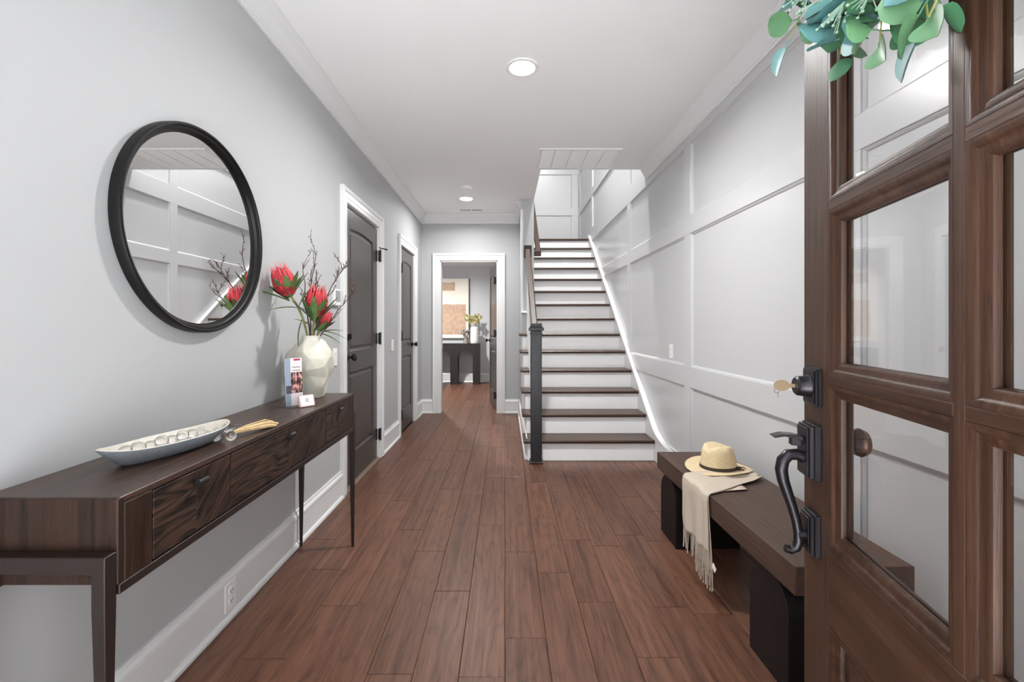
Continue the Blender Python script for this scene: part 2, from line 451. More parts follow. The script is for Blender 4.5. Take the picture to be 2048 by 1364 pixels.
wl = MB()
xs = (-1.30, XL)
wl.box(*xs, -0.1, D1[0], 0, H).box(*xs, D1[0], D1[1], DH, H).box(*xs, D1[1], D2[0], 0, H).box(*xs, D2[0], D2[1], DH, H).box(*xs, D2[1], YF + 0.12, 0, H)
wl.box(-1.36, -1.30, -0.1, YF + 0.12, -0.1, H)  # unseen backing added behind the doors to stop daylight leaking in
tag(wl.build('wall_left', 'wall'), 'pale grey painted wall with round mirror and two doors', 'wall', kind='structure')

wr = MB().box(XP, 1.5, -0.1, 8.3, -0.1, TOP).build('wall_right', 'panel')
tag(wr, 'white panelled wall of board and batten beside the stair', 'wall', kind='structure')
wb = MB().box(-2.8, D3[0], YF, YF + 0.12, 0, H).box(D3[0], D3[1], YF, YF + 0.12, DH, H).box(D3[1], XD0, YF, YF + 0.12, 0, H).build('wall_back', 'wall')
tag(wb, 'pale grey wall with open doorway at the hall end', 'wall', kind='structure')
wd = MB().box(XD0, XD1, YD, YB + 0.1, 0, TOP).box(XD0 + 0.02, XD1, 4.2, YD, H + 0.3, TOP).build('wall_stair', 'wall')
tag(wd, 'narrow grey wall dividing the hall from the stair', 'wall', kind='structure')
wln = MB().box(XD1, 1.5, YLAND, YLAND + 0.12, 0, TOP).build('wall_landing', 'panel')
tag(wln, 'white panelled wall at the top of the stair', 'wall', kind='structure')
wu = MB().box(XD1, 1.5, 4.15, 4.25, H + 0.3, TOP).build('wall_stairwell_front', 'wall')
tag(wu, 'white wall over the edge of the stairwell', 'wall', kind='structure')
wf = MB().box(-1.36, -0.98, -0.1, 0.09, 0, H).box(0.56, 1.5, -0.1, 0.09, 0, 2.12).box(1.08, 1.5, -0.1, 0.09, 2.12, H).box(-0.98, 1.08, -0.1, 0.09, 2.60, H).build('wall_front', 'wall')
def glazed(name, label, x0, x1, z0, z1, bars):
    t = thing(name, label, 'window', ((x0 + x1) / 2, 0, z0), kind='structure')
    c = (x0 + x1) / 2
    MB().sweep([(x0 - c, 0), (x1 - c, 0), (x1 - c, z1 - z0), (x0 - c, z1 - z0)], [(0, -0.06), (0.05, -0.06), (0.05, 0.06), (0, 0.06)], lambda a, b, h: (a, h, b), True).build('window_frame', 'white', t)
    for (a, b, u, v) in bars: MB().box(a - c, b - c, -0.015, 0.015, u - z0, v - z0).build('glazing_bar', 'white', t)
    MB().box(x0 - c + 0.03, x1 - c - 0.03, -0.002, 0.002, 0.03, z1 - z0 - 0.03).build('pane', 'glass', t)
glazed('window_1', 'tall sidelight left of the entry opening', -0.98, -0.47, 0.0, 2.12, [(-0.95, -0.5, z - 0.01, z + 0.01) for z in (0.7, 1.4)])  # added behind the camera to let in more soft daylight
glazed('window_2', 'wide transom window above the entry opening', -0.98, 1.08, 2.18, 2.60, [(x - 0.01, x + 0.01, 2.21, 2.57) for x in (-0.45, 0.05, 0.55)])  # added glazing out of view, widens the daylight fill from the front
wf2 = MB().box(-0.98, 1.08, -0.06, 0.06, 2.12, 2.18).box(-0.47, -0.43, -0.06, 0.06, 0, 2.12).box(0.52, 0.56, -0.06, 0.06, 0, 2.12).build('trim_11', 'white'); tag(wf2, 'white frame posts around the entry opening', 'door frame', kind='structure')
tag(wf, 'grey front wall around the entry opening', 'wall', kind='structure')
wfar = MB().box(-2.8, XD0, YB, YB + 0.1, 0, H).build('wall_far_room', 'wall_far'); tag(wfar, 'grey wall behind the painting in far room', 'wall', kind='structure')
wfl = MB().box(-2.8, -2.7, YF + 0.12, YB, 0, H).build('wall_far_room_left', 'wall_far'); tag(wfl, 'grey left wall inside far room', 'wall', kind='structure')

# panelling on the right wall: boards over the panel face, a slim moulding round each field
stiles = [0.19, 1.72, 3.25, 4.79, 6.84, 7.98]
rails = [(0.745, 0.895), (1.865, 2.0), (2.52, 2.715), (3.20, 3.33), (3.95, 4.08)]
SW = 0.055
for (z0, z1) in rails:
    y0, y1 = (-0.1, YLAND) if z1 < 2.8 else (4.25, YLAND)
    MB().box(XR, XP, y0, y1, z0, z1).build('rail_board', 'board', wr, bevel=0.002)
gaps = [(0.19, 0.745), (0.895, 1.865), (2.0, 2.52), (2.715, 3.20), (3.33, 3.95), (4.08, TOP)]
for y in stiles:
    for (z0, z1) in gaps:
        if z0 > 2.6 and y < 4.3: continue
        MB().box(XR, XP, y - SW, y + SW, z0, z1).build('stile_board', 'board', wr, bevel=0.002)
MP = [(0, 0), (0.015, 0), (0.012, 0.005), (0.004, 0.011), (0, 0.011)]
for (ya, yb) in zip(stiles[:-1], stiles[1:]):
    for (z0, z1) in gaps[:5]:
        if z0 > 2.6 and ya < 4.3: continue
        a0, a1 = ya + SW, yb - SW
        MB().sweep([(a0, z0), (a1, z0), (a1, z1), (a0, z1)], MP, lambda a, b, h: (XP - h, a, b), True).build('panel_moulding', 'board', wr)
# landing wall boards
for (z0, z1) in rails[2:]:
    MB().box(XD1, XP, YLAND - 0.017, YLAND, z0, z1).build('rail_board', 'board', wln, bevel=0.002)
for x in (XD1 + 0.05, XR - 0.07):
    for (z0, z1) in gaps[3:]:
        MB().box(x - SW, x + SW, YLAND - 0.017, YLAND, z0, z1).build('stile_board', 'board', wln, bevel=0.002)
for (z0, z1) in gaps[3:5]:
    MB().sweep([(XD1 + 0.05 + SW, z0), (XR - 0.07 - SW, z0), (XR - 0.07 - SW, z1), (XD1 + 0.05 + SW, z1)], MP, lambda a, b, h: (a, YLAND - h, b), True).build('panel_moulding', 'board', wln)

# crown, base, casings
CP = [(0, 0), (0.074, 0), (0.074, -0.010), (0.069, -0.014), (0.067, -0.022), (0.060, -0.034), (0.046, -0.056), (0.030, -0.084), (0.020, -0.096), (0.018, -0.103), (0.012, -0.106), (0.012, -0.120), (0, -0.120)]
tag(MB().sweep([(XD0, 5.30), (XD0, YF), (XL, YF), (XL, 0.09)], CP, lambda a, b, h: (a, b, H + h)).build('trim_1', 'white'), 'white crown moulding along left wall and hall end', 'crown moulding', kind='structure')
tag(MB().sweep([(XR, 0.09), (XR, 4.17)], CP, lambda a, b, h: (a, b, H + h)).build('trim_2', 'white'), 'white crown moulding above the panelled right wall', 'crown moulding', kind='structure')
tag(MB().sweep([(XD0, YB), (-2.7, YB)], CP, lambda a, b, h: (a, b, 2.56 + h)).build('trim_3', 'white'), 'white crown moulding in far room above painting', 'crown moulding', kind='structure')
BP = [(0, 0), (0.028, 0), (0.028, 0.012), (0.022, 0.022), (0.016, 0.024), (0.016, 0.150), (0.020, 0.154), (0.018, 0.166), (0.010, 0.176), (0.008, 0.19), (0, 0.19)]
def base(name, path, label):
    tag(MB().sweep(path, BP, XYZ).build(name, 'white'), label, 'baseboard', kind='structure')
base('baseboard_left', [(XL, D1[0] - 0.1), (XL, 0.09)], 'tall white baseboard behind the console table')
base('baseboard_left_middle', [(XL, D2[0] - 0.1), (XL, D1[1] + 0.1)], 'short white baseboard between the two charcoal doors')
base('baseboard_back', [(D3[0] - 0.1, YF), (XL, YF), (XL, D2[1] + 0.1)], 'white baseboard wrapping far left hall corner')
base('baseboard_back_right', [(XD0, 3.93), (XD0, YF), (D3[1] + 0.1, YF)], 'white baseboard at hall end and along stair side')
base('baseboard_right', [(XR, 0.09), (XR, 3.78)], 'white baseboard behind the bench on panelled wall')
base('baseboard_far_room', [(XD0, YB), (-2.7, YB)], 'white baseboard behind the arched table in far room')
KP = [(0, 0), (0, 0.012), (0.006, 0.016), (0.03, 0.016), (0.034, 0.019), (0.066, 0.019), (0.072, 0.025), (0.094, 0.029), (0.100, 0.026), (0.100, 0)]
for i, (d, lb) in enumerate(((D1, 'white casing around the nearer charcoal door'), (D2, 'white casing around the farther charcoal door'))):
    tag(MB().sweep([(d[0], 0), (d[0], DH), (d[1], DH), (d[1], 0)], KP, lambda a, b, h: (XL + h, a, b)).build('trim_%d' % (4 + i), 'white'), lb, 'door casing', kind='structure')
    tag(MB().box(-1.30, XL, d[0], d[0] + 0.004, 0, DH).box(-1.30, XL, d[1] - 0.004, d[1], 0, DH).box(-1.30, XL, d[0], d[1], DH - 0.004, DH)
        .box(-1.22, -1.195, d[0], d[0] + 0.02, 0, DH).box(-1.22, -1.195, d[1] - 0.02, d[1], 0, DH).box(-1.22, -1.195, d[0], d[1], DH - 0.02, DH).build('trim_%d' % (7 + i), 'white'), lb.replace('casing around', 'jamb lining'), 'door jamb', kind='structure')
cm = MB().sweep([(D3[0], 0), (D3[0], DH), (D3[1], DH), (D3[1], 0)], KP, lambda a, b, h: (a, YF - h, b))
cm.box(D3[0], D3[0] + 0.015, YF - 0.002, YF + 0.13, 0, DH).box(D3[1] - 0.015, D3[1], YF - 0.002, YF + 0.13, 0, DH).box(D3[0], D3[1], YF - 0.002, YF + 0.13, DH - 0.015, DH)
tag(cm.build('trim_6', 'white'), 'white casing around the open far doorway', 'door casing', kind='structure')
tag(MB().prism([(-1.30, 0), (-1.118, 0), (-1.118, 0.006), (-1.15, 0.018), (-1.30, 0.018)], D1[0], D1[1], lambda a, b, h: (a, h, b)).build('trim_9', 'threshold'), 'brown wooden threshold under the nearer charcoal door', 'threshold', kind='structure')
# corner board and ledge at the end of the dividing wall
tag(MB().box(XD0 - 0.012, XD0 + 0.016, YD - 0.014, YD + 0.03, 1.36, H - 0.12).box(XD0 - 0.012, XD0 + 0.075, YD - 0.03, YD + 0.05, 1.34, 1.362).build('trim_10', 'white', bevel=0.003), 'white corner board on the stair wall end', 'corner trim', kind='structure')

# ------------------------------------------------------------------ interior doors
def knob(parent, x, z, side=-1, y=0):
    k = MB().lathe([(0.0, 0), (0.031, 0), (0.031, 0.006), (0.026, 0.010), (0.012, 0.013), (0.010, 0.03), (0.014, 0.036), (0.025, 0.043), (0.0285, 0.053), (0.026, 0.063), (0.016, 0.069), (0, 0.070)], 24)
    vs = [(x + a, y + side * c, z + b) for a, b, c in k.v]; k.v = vs
    return k.build('knob', 'black', parent, smooth=40)
def interior_door(name, label, loc, rz, wd, kx, hx, dead=False, stop=False, arch=True):
    hgt = 2.055; th = 0.038
    t = thing(name, label, 'door', loc, rz, kind='structure')
    st = 0.115; g = 0.003
    x0, x1 = g, wd - g
    z1 = hgt; ztop = z1 - 0.125; zl1 = 1.005; zl0 = 0.845; zb = 0.235
    s = MB()
    s.box(x0, x0 + st, 0, th, 0.012, z1).box(x1 - st, x1, 0, th, 0.012, z1)
    a0, a1 = x0 + st, x1 - st
    arc = [(a0 + (a1 - a0) * i / 12, ztop - 0.02 + 0.02 * math.sin(PI * i / 12) ** 0.8) for i in range(13)]
    s.prism([(a0, z1)] + arc + [(a1, z1)], 0, th, lambda a, b, h: (a, h, b))
    s.box(a0, a1, 0, th, zl0, zl1).box(a0, a1, 0, th, 0.012, zb)
    s.build('slab', 'door_grey', t, bevel=0.002)
    def panel(outline):
        cx = sum(p[0] for p in outline) / len(outline); cz = sum(p[1] for p in outline) / len(outline)
        def inset(d): return [(p[0] + (d if p[0] < cx else -d) * (1 if abs(p[0] - cx) > (a1 - a0) / 2 - 0.02 else 0.0) , p[1] + (d if p[1] < cz else -d)) for p in outline]
        ring = [(outline, 0.003), (inset(0.010), 0.014), (inset(0.022), 0.014), (inset(0.038), 0.005)]
        n = len(outline); vs = []; fs = []
        for o, y in ring: vs += [(p[0], y, p[1]) for p in o]
        for r in range(3):
            for i in range(n): fs.append((r * n + i, r * n + (i + 1) % n, (r + 1) * n + (i + 1) % n, (r + 1) * n + i))
        fs.append(tuple(3 * n + i for i in range(n)))
        vs += [(p[0], th - 0.01, p[1]) for p in outline]; fs.append(tuple(4 * n + i for i in range(n - 1, -1, -1)))
        MB().add(vs, fs).build('panel', 'door_grey', t)
    panel([(a0, zl1), (a1, zl1)] + arc[::-1])
    panel([(a0, zb), (a1, zb), (a1, zl0), (a0, zl0)])
    knob(t, kx, 0.965)
    if dead:
        MB().lathe([(0, 0), (0.032, 0), (0.032, -0.008), (0.026, -0.014), (0, -0.014)], 20, (kx, 0, 1.115), axis='Y').box(kx - 0.006, kx + 0.006, -0.034, -0.012, 1.095, 1.135).build('deadbolt', 'black', t, bevel=0.001)
    for z in (0.22, 1.08, 1.82):
        q = 1 if hx > wd / 2 else -1
        hn = MB().box(min(hx - q * 0.016, hx + q * 0.002), max(hx - q * 0.016, hx + q * 0.002), -0.006, 0.0, z - 0.048, z + 0.048)
        hn.box(min(hx, hx + q * 0.006), max(hx, hx + q * 0.006), -0.028, 0.0, z - 0.048, z + 0.048)
        hn.lathe([(0, -0.056), (0.009, -0.054), (0.009, 0.054), (0, 0.056)], 12, (hx + q * 0.002, -0.030, z))
        hn.build('hinge', 'black', t)
    if stop:
        MB().tube([(hx, -0.030, 1.885), (hx, -0.045, 1.888), (hx + 0.03, -0.085, 1.880)], [0.005, 0.005, 0.007], 8).tube([(hx, -0.030, 1.885), (hx - 0.07, -0.045, 1.885)], [0.004, 0.005], 8).build('hinge_stop', 'black', t)
    return t
interior_door('door_1', 'charcoal two-panel door with deadbolt, nearer the mirror', (-1.150, D1[0], 0), R(90), D1[1] - D1[0], 0.065, D1[1] - D1[0] - 0.002, dead=True, stop=True)
interior_door('door_2', 'narrower charcoal two-panel door near the hall end', (-1.150, D2[0], 0), R(90), D2[1] - D2[0], D2[1] - D2[0] - 0.065, 0.002, stop=False)
dx, dy = 0.125, -0.73
interior_door('door_3', 'charcoal door standing open into the far room', (-0.118 - dx, YF + 0.135 - dy, 0), math.atan2(dy, dx), math.hypot(dx, dy), 0.065, math.hypot(dx, dy) - 0.004)

# ------------------------------------------------------------------ staircase
stair = thing('staircase', 'white staircase with dark wooden treads and black newel post', 'staircase', (0, NOS0, 0))
def ST(mb): mb.v = [(x, y - NOS0, z) for x, y, z in mb.v]; return mb
XS1 = 1.318
for i in range(14):
    yn = NOS0 + RUN * i; zt = RISE * (i + 1)
    xl = 0.163 if i < 6 else XD1
    xb = 0.203 if i < 6 else XD1
    depth = RUN + 0.035 if i < 13 else YLAND - yn
    ST(MB().box(xb, XR, yn + 0.03, yn + 0.045, RISE * i, zt - 0.027)).build('riser', 'riser', stair)
    if i < 13:
        ST(MB().prism([(0, zt - 0.027), (0.008, zt - 0.027), (depth, zt - 0.027), (depth, zt), (0.006, zt), (0, zt - 0.006), (-0.002, zt - 0.013), (0, zt - 0.021)], xl, XS1, lambda a, b, h: (h, yn + a, b))).build('tread', 'tread', stair)
    else:
        ST(MB().box(xl, XR, yn, yn + depth, zt - 0.027, zt)).build('landing', 'tread', stair, bevel=0.003)
    if i < 6:
        ST(MB().prism([(0, 0), (0.014, 0), (0.006, -0.008), (0, -0.018)], yn + 0.02, yn + RUN + 0.02, lambda a, b, h: (0.20 - a, h, zt - 0.027 + b))).build('cove_moulding', 'white', stair)
# closed side of the flight
pts = [(NOS0 + 0.034, 0)]
for i in range(6):
    pts += [(NOS0 + 0.034 + RUN * i, RISE * (i + 1) - 0.028), (NOS0 + 0.034 + RUN * (i + 1), RISE * (i + 1) - 0.028)]
pts += [(NOS0 + 0.034 + RUN * 6, 0)]
ST(MB().prism(pts, 0.20, 0.23, lambda a, b, h: (h, a, b))).build('stringer', 'white', stair)
# right skirt: follows the nosings, flares into the baseboard
sl = RISE / RUN
def nz(y): return RISE + sl * (y - NOS0)
sk = [(3.60, 0), (3.60, 0.19)]
for k in range(7):
    u = k / 6; y = 3.60 + 0.32 * u
    sk.append((y, 0.19 + (nz(3.92) + 0.05 - 0.19) * u ** 1.8))
sk += [(NOS0 + RUN * 13, nz(NOS0 + RUN * 13) + 0.05), (NOS0 + RUN * 13 + 0.05, RISE * 14 + 0.04), (YLAND, RISE * 14 + 0.04), (YLAND, RISE * 12), (NOS0 + RUN * 13, RISE * 10), (4.3, 0)]
ST(MB().prism(sk, XS1 + 0.0005, XP, lambda a, b, h: (h, a, b))).build('skirt_board', 'white', stair, bevel=0.003)
cap = [(y, z) for y, z in sk[2:10]]
ST(MB().sweep([(y, z) for y, z in cap], [(-0.010, 0), (0.0, 0.0), (0.006, 0.003), (0.006, 0.014), (-0.010, 0.014)], lambda a, b, h: (XS1 - 0.006 + h, a, b))).build('skirt_cap', 'white', stair)
# newel
nx, ny, nh = 0.271, 3.845, 0.0475
nw = ST(MB().box(nx - nh, nx + nh, ny - nh, ny + nh, 0.016, 1.15)).build('newel_post', 'newel', stair, bevel=0.004, seg=2)
mb = MB()
for (r, z0, z1) in ((0.053, 1.118, 1.135), (0.064, 1.150, 1.176), (0.055, 1.176, 1.188)):
    mb.box(nx - r, nx + r, ny - r, ny + r, z0, z1)
mb.box(nx - 0.048, nx + 0.048, ny - 0.048, ny + 0.048, 1.188, 1.215)
ST(mb).build('newel_cap', 'newel', nw, bevel=0.003)
ST(MB().box(nx - 0.057, nx + 0.057, ny - 0.057, ny + 0.057, 0, 0.018)).build('newel_shoe', 'tread', nw, bevel=0.002)
# rail and balusters
def rz_(y): return 1.025 + sl * (y - NOS0)
rp = [(-0.028, -0.030), (0.028, -0.030), (0.031, -0.010), (0.026, 0.006), (0.030, 0.018), (0.020, 0.031), (-0.020, 0.031), (-0.030, 0.018), (-0.026, 0.006), (-0.031, -0.010)]
y0, y1 = ny + nh - 0.005, YD - 0.02
n = len(rp)
ST(MB().add([(nx + a, y0, rz_(y0) + b) for a, b in rp] + [(nx + a, y1, rz_(y1) + b) for a, b in rp],
            [tuple(range(n)), tuple(range(2 * n - 1, n - 1, -1))] + [(i, (i + 1) % n, n + (i + 1) % n, n + i) for i in range(n)])).build('handrail', 'rail', stair, smooth=40)
ST(MB().box(nx - 0.045, nx + 0.045, YD - 0.022, YD, rz_(y1) - 0.075, rz_(y1) + 0.075)).build('rail_rosette', 'rail', stair, bevel=0.004)
for i in range(6):
    for d in (0.085, 0.205):
        y = NOS0 + RUN * i + d
        if y > YD - 0.05: continue
        if i == 0 and d < 0.1: continue
        zb = RISE * (i + 1)
        ST(MB().add([(nx - 0.015, y - 0.015, zb), (nx + 0.015, y - 0.015, zb), (nx + 0.015, y + 0.015, zb), (nx - 0.015, y + 0.015, zb),
                     (nx - 0.015, y - 0.015, rz_(y - 0.015) - 0.028), (nx + 0.015, y - 0.015, rz_(y - 0.015) - 0.028), (nx + 0.015, y + 0.015, rz_(y + 0.015) - 0.028), (nx - 0.015, y + 0.015, rz_(y + 0.015) - 0.028)],
                    [(3, 2, 1, 0), (4, 5, 6, 7), (0, 1, 5, 4), (1, 2, 6, 5), (2, 3, 7, 6), (3, 0, 4, 7)])).build('baluster', 'white', stair)

# wall rail on the stair side of the dividing wall
hr = thing('wall_handrail', 'dark wooden handrail on the wall up the stair', 'handrail', (XD1, 5.36, 2.07))
xr = 0.062
def HR(mb): mb.v = [(x, y, z) for x, y, z in mb.v]; return mb
y0, y1 = 0.0, 1.6
MB().add([(xr + a, y0, b) for a, b in rp] + [(xr + a, y1, sl * y1 + b) for a, b in rp],
         [tuple(range(n)), tuple(range(2 * n - 1, n - 1, -1))] + [(i, (i + 1) % n, n + (i + 1) % n, n + i) for i in range(n)]).build('rail', 'rail', hr, smooth=40)
MB().box(0.0, xr + 0.03, -0.045, 0.012, -0.032, 0.030).build('rail_return', 'rail', hr, bevel=0.005)
for y in (0.12, 1.1):
    MB().tube([(0.0, y, sl * y - 0.075), (0.035, y, sl * y - 0.085), (xr, y, sl * y - 0.06), (xr, y, sl * y - 0.03)], 0.006, 8).lathe([(0.022, 0), (0.022, 0.006), (0, 0.006)], 14, (0, y, sl * y - 0.075), axis='X').build('bracket', 'black', hr, smooth=40)

# ------------------------------------------------------------------ entry door (open, hung at its near edge)
ed_dir = Vector((-0.215, -0.9766))
entry = thing('door_4', 'brown wooden entry door with glass panes standing open', 'door', (0.70, 1.03, 0), math.atan2(ed_dir.y, ed_dir.x), kind='structure')
DW, DT, DTOP = 0.914, 0.045, 2.12
def E(mb, name, mat, bevel=0.0, smooth=None, parent=None, seg=1): return mb.build(name, mat, parent or entry, bevel, seg, smooth)
SF = 0.112                       # flat of the stiles
Zg0, Zg1 = 0.740, 1.800          # glazed field, edge of the flats
Z_m = [1.085, 1.4475]
mw = 0.010
E(MB().box(0, SF, 0, DT, 0.01, DTOP), 'stile', 'entry', 0.0015)
E(MB().box(DW - SF, DW, 0, DT, 0.01, DTOP), 'stile', 'entry', 0.0015)
E(MB().box(SF, DW - SF, 0, DT, Zg1, DTOP), 'top_rail', 'entry_x', 0.0015)
E(MB().box(SF, DW - SF, 0, DT, 0.575, Zg0), 'lock_rail', 'entry_x', 0.0015)
E(MB().box(SF, DW - SF, 0, DT, 0.01, 0.27), 'bottom_rail', 'entry_x', 0.0015)
E(MB().box(DW / 2 - mw, DW / 2 + mw, 0, DT, Zg0, Zg1), 'muntin', 'entry', 0.001)
for z in Z_m:
    E(MB().box(SF, DW / 2 - mw, 0, DT, z - mw, z + mw), 'muntin', 'entry_x', 0.001)
    E(MB().box(DW / 2 + mw, DW - SF, 0, DT, z - mw, z + mw), 'muntin', 'entry_x', 0.001)
xsE = [(SF, DW / 2 - mw), (DW / 2 + mw, DW - SF)]
zsE = [(Zg0, Z_m[0] - mw), (Z_m[0] + mw, Z_m[1] - mw), (Z_m[1] + mw, Zg1)]
stick = [(0, 0.0), (0.003, 0.0), (0.008, 0.002), (0.012, 0.006), (0.014, 0.0075), (0.020, 0.0085), (0.026, 0.012), (0.028, 0.017), (0.028, 0.0205), (0, 0.0205)]
for (a0, a1) in xsE:
    for (b0, b1) in zsE:
        pth = [(a0, b0), (a1, b0), (a1, b1), (a0, b1)]
        pm = MB().sweep(pth, stick, lambda a, b, h: (a, h, b), True)
        pm2 = MB().sweep(pth, stick, lambda a, b, h: (a, DT - h, b), True)
        E(pm, 'glazing_bead', 'entry', smooth=35)
        E(pm2, 'glazing_bead', 'entry', smooth=35)
        E(MB().box(a0 + 0.006, a1 - 0.006, 0.0206, 0.0244, b0 + 0.006, b1 - 0.006), 'pane', 'glass')
# lower raised panel
pth = [(SF, 0.27), (DW - SF, 0.27), (DW - SF, 0.575), (SF, 0.575)]
E(MB().sweep(pth, stick, lambda a, b, h: (a, h * 0.9, b), True), 'panel_bead', 'entry_x', smooth=35)
vs = []; fs = []
for ins, y in ((0.01, 0.018), (0.040, 0.018), (0.075, 0.006)):
    vs += [(SF + ins, y, 0.27 + ins), (DW - SF - ins, y, 0.27 + ins), (DW - SF - ins, y, 0.575 - ins), (SF + ins, y, 0.575 - ins)]
for r in range(2):
    for i in range(4): fs.append((r * 4 + i, r * 4 + (i + 1) % 4, (r + 1) * 4 + (i + 1) % 4, (r + 1) * 4 + i))
fs.append((8, 9, 10, 11))
vs += [(SF + 0.01, 0.035, 0.28), (DW - SF - 0.01, 0.035, 0.28), (DW - SF - 0.01, 0.035, 0.565), (SF + 0.01, 0.035, 0.565)]
for i in range(4): fs.append((i, (i + 1) % 4, 12 + (i + 1) % 4, 12 + i))
fs.append((12, 13, 14, 15))
E(MB().add(vs, fs), 'raised_panel', 'entry_x')
# handle set
def step_plate(name, x0, x1, z0, z1, th):
    m = MB().box(x0, x1, -th * 0.5, 0, z0, z1).box(x0 + 0.003, x1 - 0.003, -th * 0.85, -th * 0.5, z0 + 0.003, z1 - 0.003).box(x0 + 0.007, x1 - 0.007, -th, -th * 0.85, z0 + 0.007, z1 - 0.007)
    return E(m, name, 'pewter', 0.0015)
db = step_plate('deadbolt_plate', 0.022, 0.088, 1.022, 1.106, 0.014)
MB().lathe([(0.0, -0.040), (0.018, -0.040), (0.0215, -0.036), (0.0235, -0.016), (0.026, -0.013), (0.026, -0.010), (0, -0.010)], 28, (0.054, 0, 1.064), axis='Y').build('deadbolt_cylinder', 'pewter', db, smooth=35)
ky = MB()
ky.box(0.0525, 0.0555, -0.052, -0.036, 1.060, 1.068)
ring = []
for k in range(14):
    a = 2 * PI * k / 14
    ring.append((-0.066 + 0.0145 * math.cos(a) * (1.15 if abs(math.cos(a)) > 0.5 else 0.95), 1.064 + 0.0125 * math.sin(a)))
ky.prism(ring, 0.0528, 0.0552, lambda a, b, h: (h, a, b))
kk = ky.build('key', 'brass', db)
MB().tube([(0.054, -0.076 + 0.0055 * math.sin(a * PI / 5), 1.052 + 0.0055 * math.cos(a * PI / 5)) for a in range(11)], 0.0008, 6).tube([(0.054, -0.074, 1.0465), (0.054, -0.0735, 1.036)], 0.0007, 6).build('key_ring', 'brass', kk)
hp = step_plate('handle_plate', 0.022, 0.086, 0.862, 0.982, 0.026)
lp = step_plate('lower_plate', 0.026, 0.082, 0.694, 0.786, 0.022)
MB().prism([(-0.030, 0.944), (-0.048, 0.950), (-0.066, 0.952), (-0.086, 0.948), (-0.088, 0.951), (-0.068, 0.957), (-0.046, 0.957), (-0.030, 0.954)], 0.040, 0.070, lambda a, b, h: (h, a, b)).box(0.047, 0.063, -0.05, -0.03, 0.932, 0.952).build('thumb_latch', 'pewter', hp, bevel=0.0012)
hpth = [(0.055, -0.030, 0.905), (0.055, -0.050, 0.911), (0.055, -0.070, 0.909), (0.055, -0.084, 0.896), (0.055, -0.0885, 0.876), (0.055, -0.084, 0.852), (0.055, -0.073, 0.824), (0.055, -0.061, 0.795), (0.055, -0.051, 0.765), (0.055, -0.045, 0.738), (0.055, -0.044, 0.716), (0.055, -0.050, 0.702), (0.055, -0.064, 0.696), (0.055, -0.078, 0.699)]
hpth = [(x, -0.022 + (y + 0.030) * 0.78, z) for x, y, z in hpth]
hrad = [0.0125, 0.0125, 0.0130, 0.0132, 0.0130, 0.0122, 0.0112, 0.0104, 0.0098, 0.0096, 0.0100, 0.0098, 0.0095, 0.0088]
MB().tube(hpth, hrad, 14).tube([(0.055, -0.018, 0.735), (0.055, -0.036, 0.733)], 0.0115, 12).build('pull_handle', 'pewter', hp, smooth=50)
MB().lathe([(0, 0.045), (0.034, 0.045), (0.034, 0.050), (0.014, 0.055), (0.012, 0.066), (0.027, 0.074), (0.031, 0.083), (0.026, 0.094), (0, 0.097)], 24, (0.06, 0, 0.945), axis='Y').build('inside_knob', 'bronze', entry, smooth=40)
MB().lathe([(0, 0.045), (0.03, 0.045), (0.03, 0.052), (0.02, 0.056), (0, 0.056)], 20, (0.054, 0, 1.064), axis='Y').box(0.048, 0.060, 0.056, 0.07, 1.05, 1.078).build('inside_deadbolt', 'bronze', entry)
for z in (0.25, 1.06, 1.88):
    MB().lathe([(0.007, -0.055), (0.007, 0.055)], 12, (DW + 0.005, DT, z)).box(DW - 0.001, DW + 0.003, 0.005, DT, z - 0.05, z + 0.05).build('hinge', 'pewter', entry)

# ------------------------------------------------------------------ recessed lamps and ceiling fittings
def downlight(x, y, z, label, r=0.085, watts=LAMP):
    t = thing('recessed_lamp', label, 'ceiling lamp', (x, y, z), group='recessed ceiling lamps')
    MB().lathe([(r - 0.012, -0.001), (r - 0.010, -0.006), (r + 0.006, -0.007), (r + 0.012, -0.002), (r + 0.012, 0.0)], 40, cap=False).build('trim_ring', 'plate', t, smooth=40)
    MB().lathe([(r - 0.012, -0.001), (r - 0.05, -0.0035), (0.0, -0.004)], 40, cap=False).build('lens', 'lens', t, smooth=60)
    ld = bpy.data.lights.new('lamp_light', 'AREA'); ld.shape = 'DISK'; ld.size = 2 * (r - 0.014); ld.energy = watts; ld.spread = R(159); ld.color = (1.0, 0.995, 0.985)
    lo = bpy.data.objects.new('lamp_light', ld); col.objects.link(lo); lo.parent = t; lo.location = (0, 0, -0.006)
    return t
downlight(0.10, 2.563, H, 'lit recessed lamp in ceiling nearest the entry')
downlight(-0.46, 5.22, H, 'lit recessed lamp near the hall end by smoke detector', watts=LAMP * 0.55)
downlight(-1.35, 7.5, 2.56, 'lit recessed lamp inside the far room', 0.085, LAMP * 2.3)  # added lamp out of view, brightens the far room
downlight(0.85, 4.75, TOP, 'lit recessed lamp high over the stair flight', 0.12, LAMP * 3.5)  # added lamp out of view, set forward to light risers and landing
sd = thing('smoke_detector', 'round white smoke detector on ceiling beside far lamp', 'smoke detector', (-0.42, 4.78, H))
MB().lathe([(0, -0.034), (0.035, -0.034), (0.052, -0.028), (0.056, -0.012), (0.062, -0.010), (0.064, 0)], 32).build('housing', 'plate', sd, smooth=40)
MB().lathe([(0, -0.038), (0.010, -0.038), (0.012, -0.034), (0.012, -0.033)], 16).build('test_button', 'plate', sd, smooth=40)
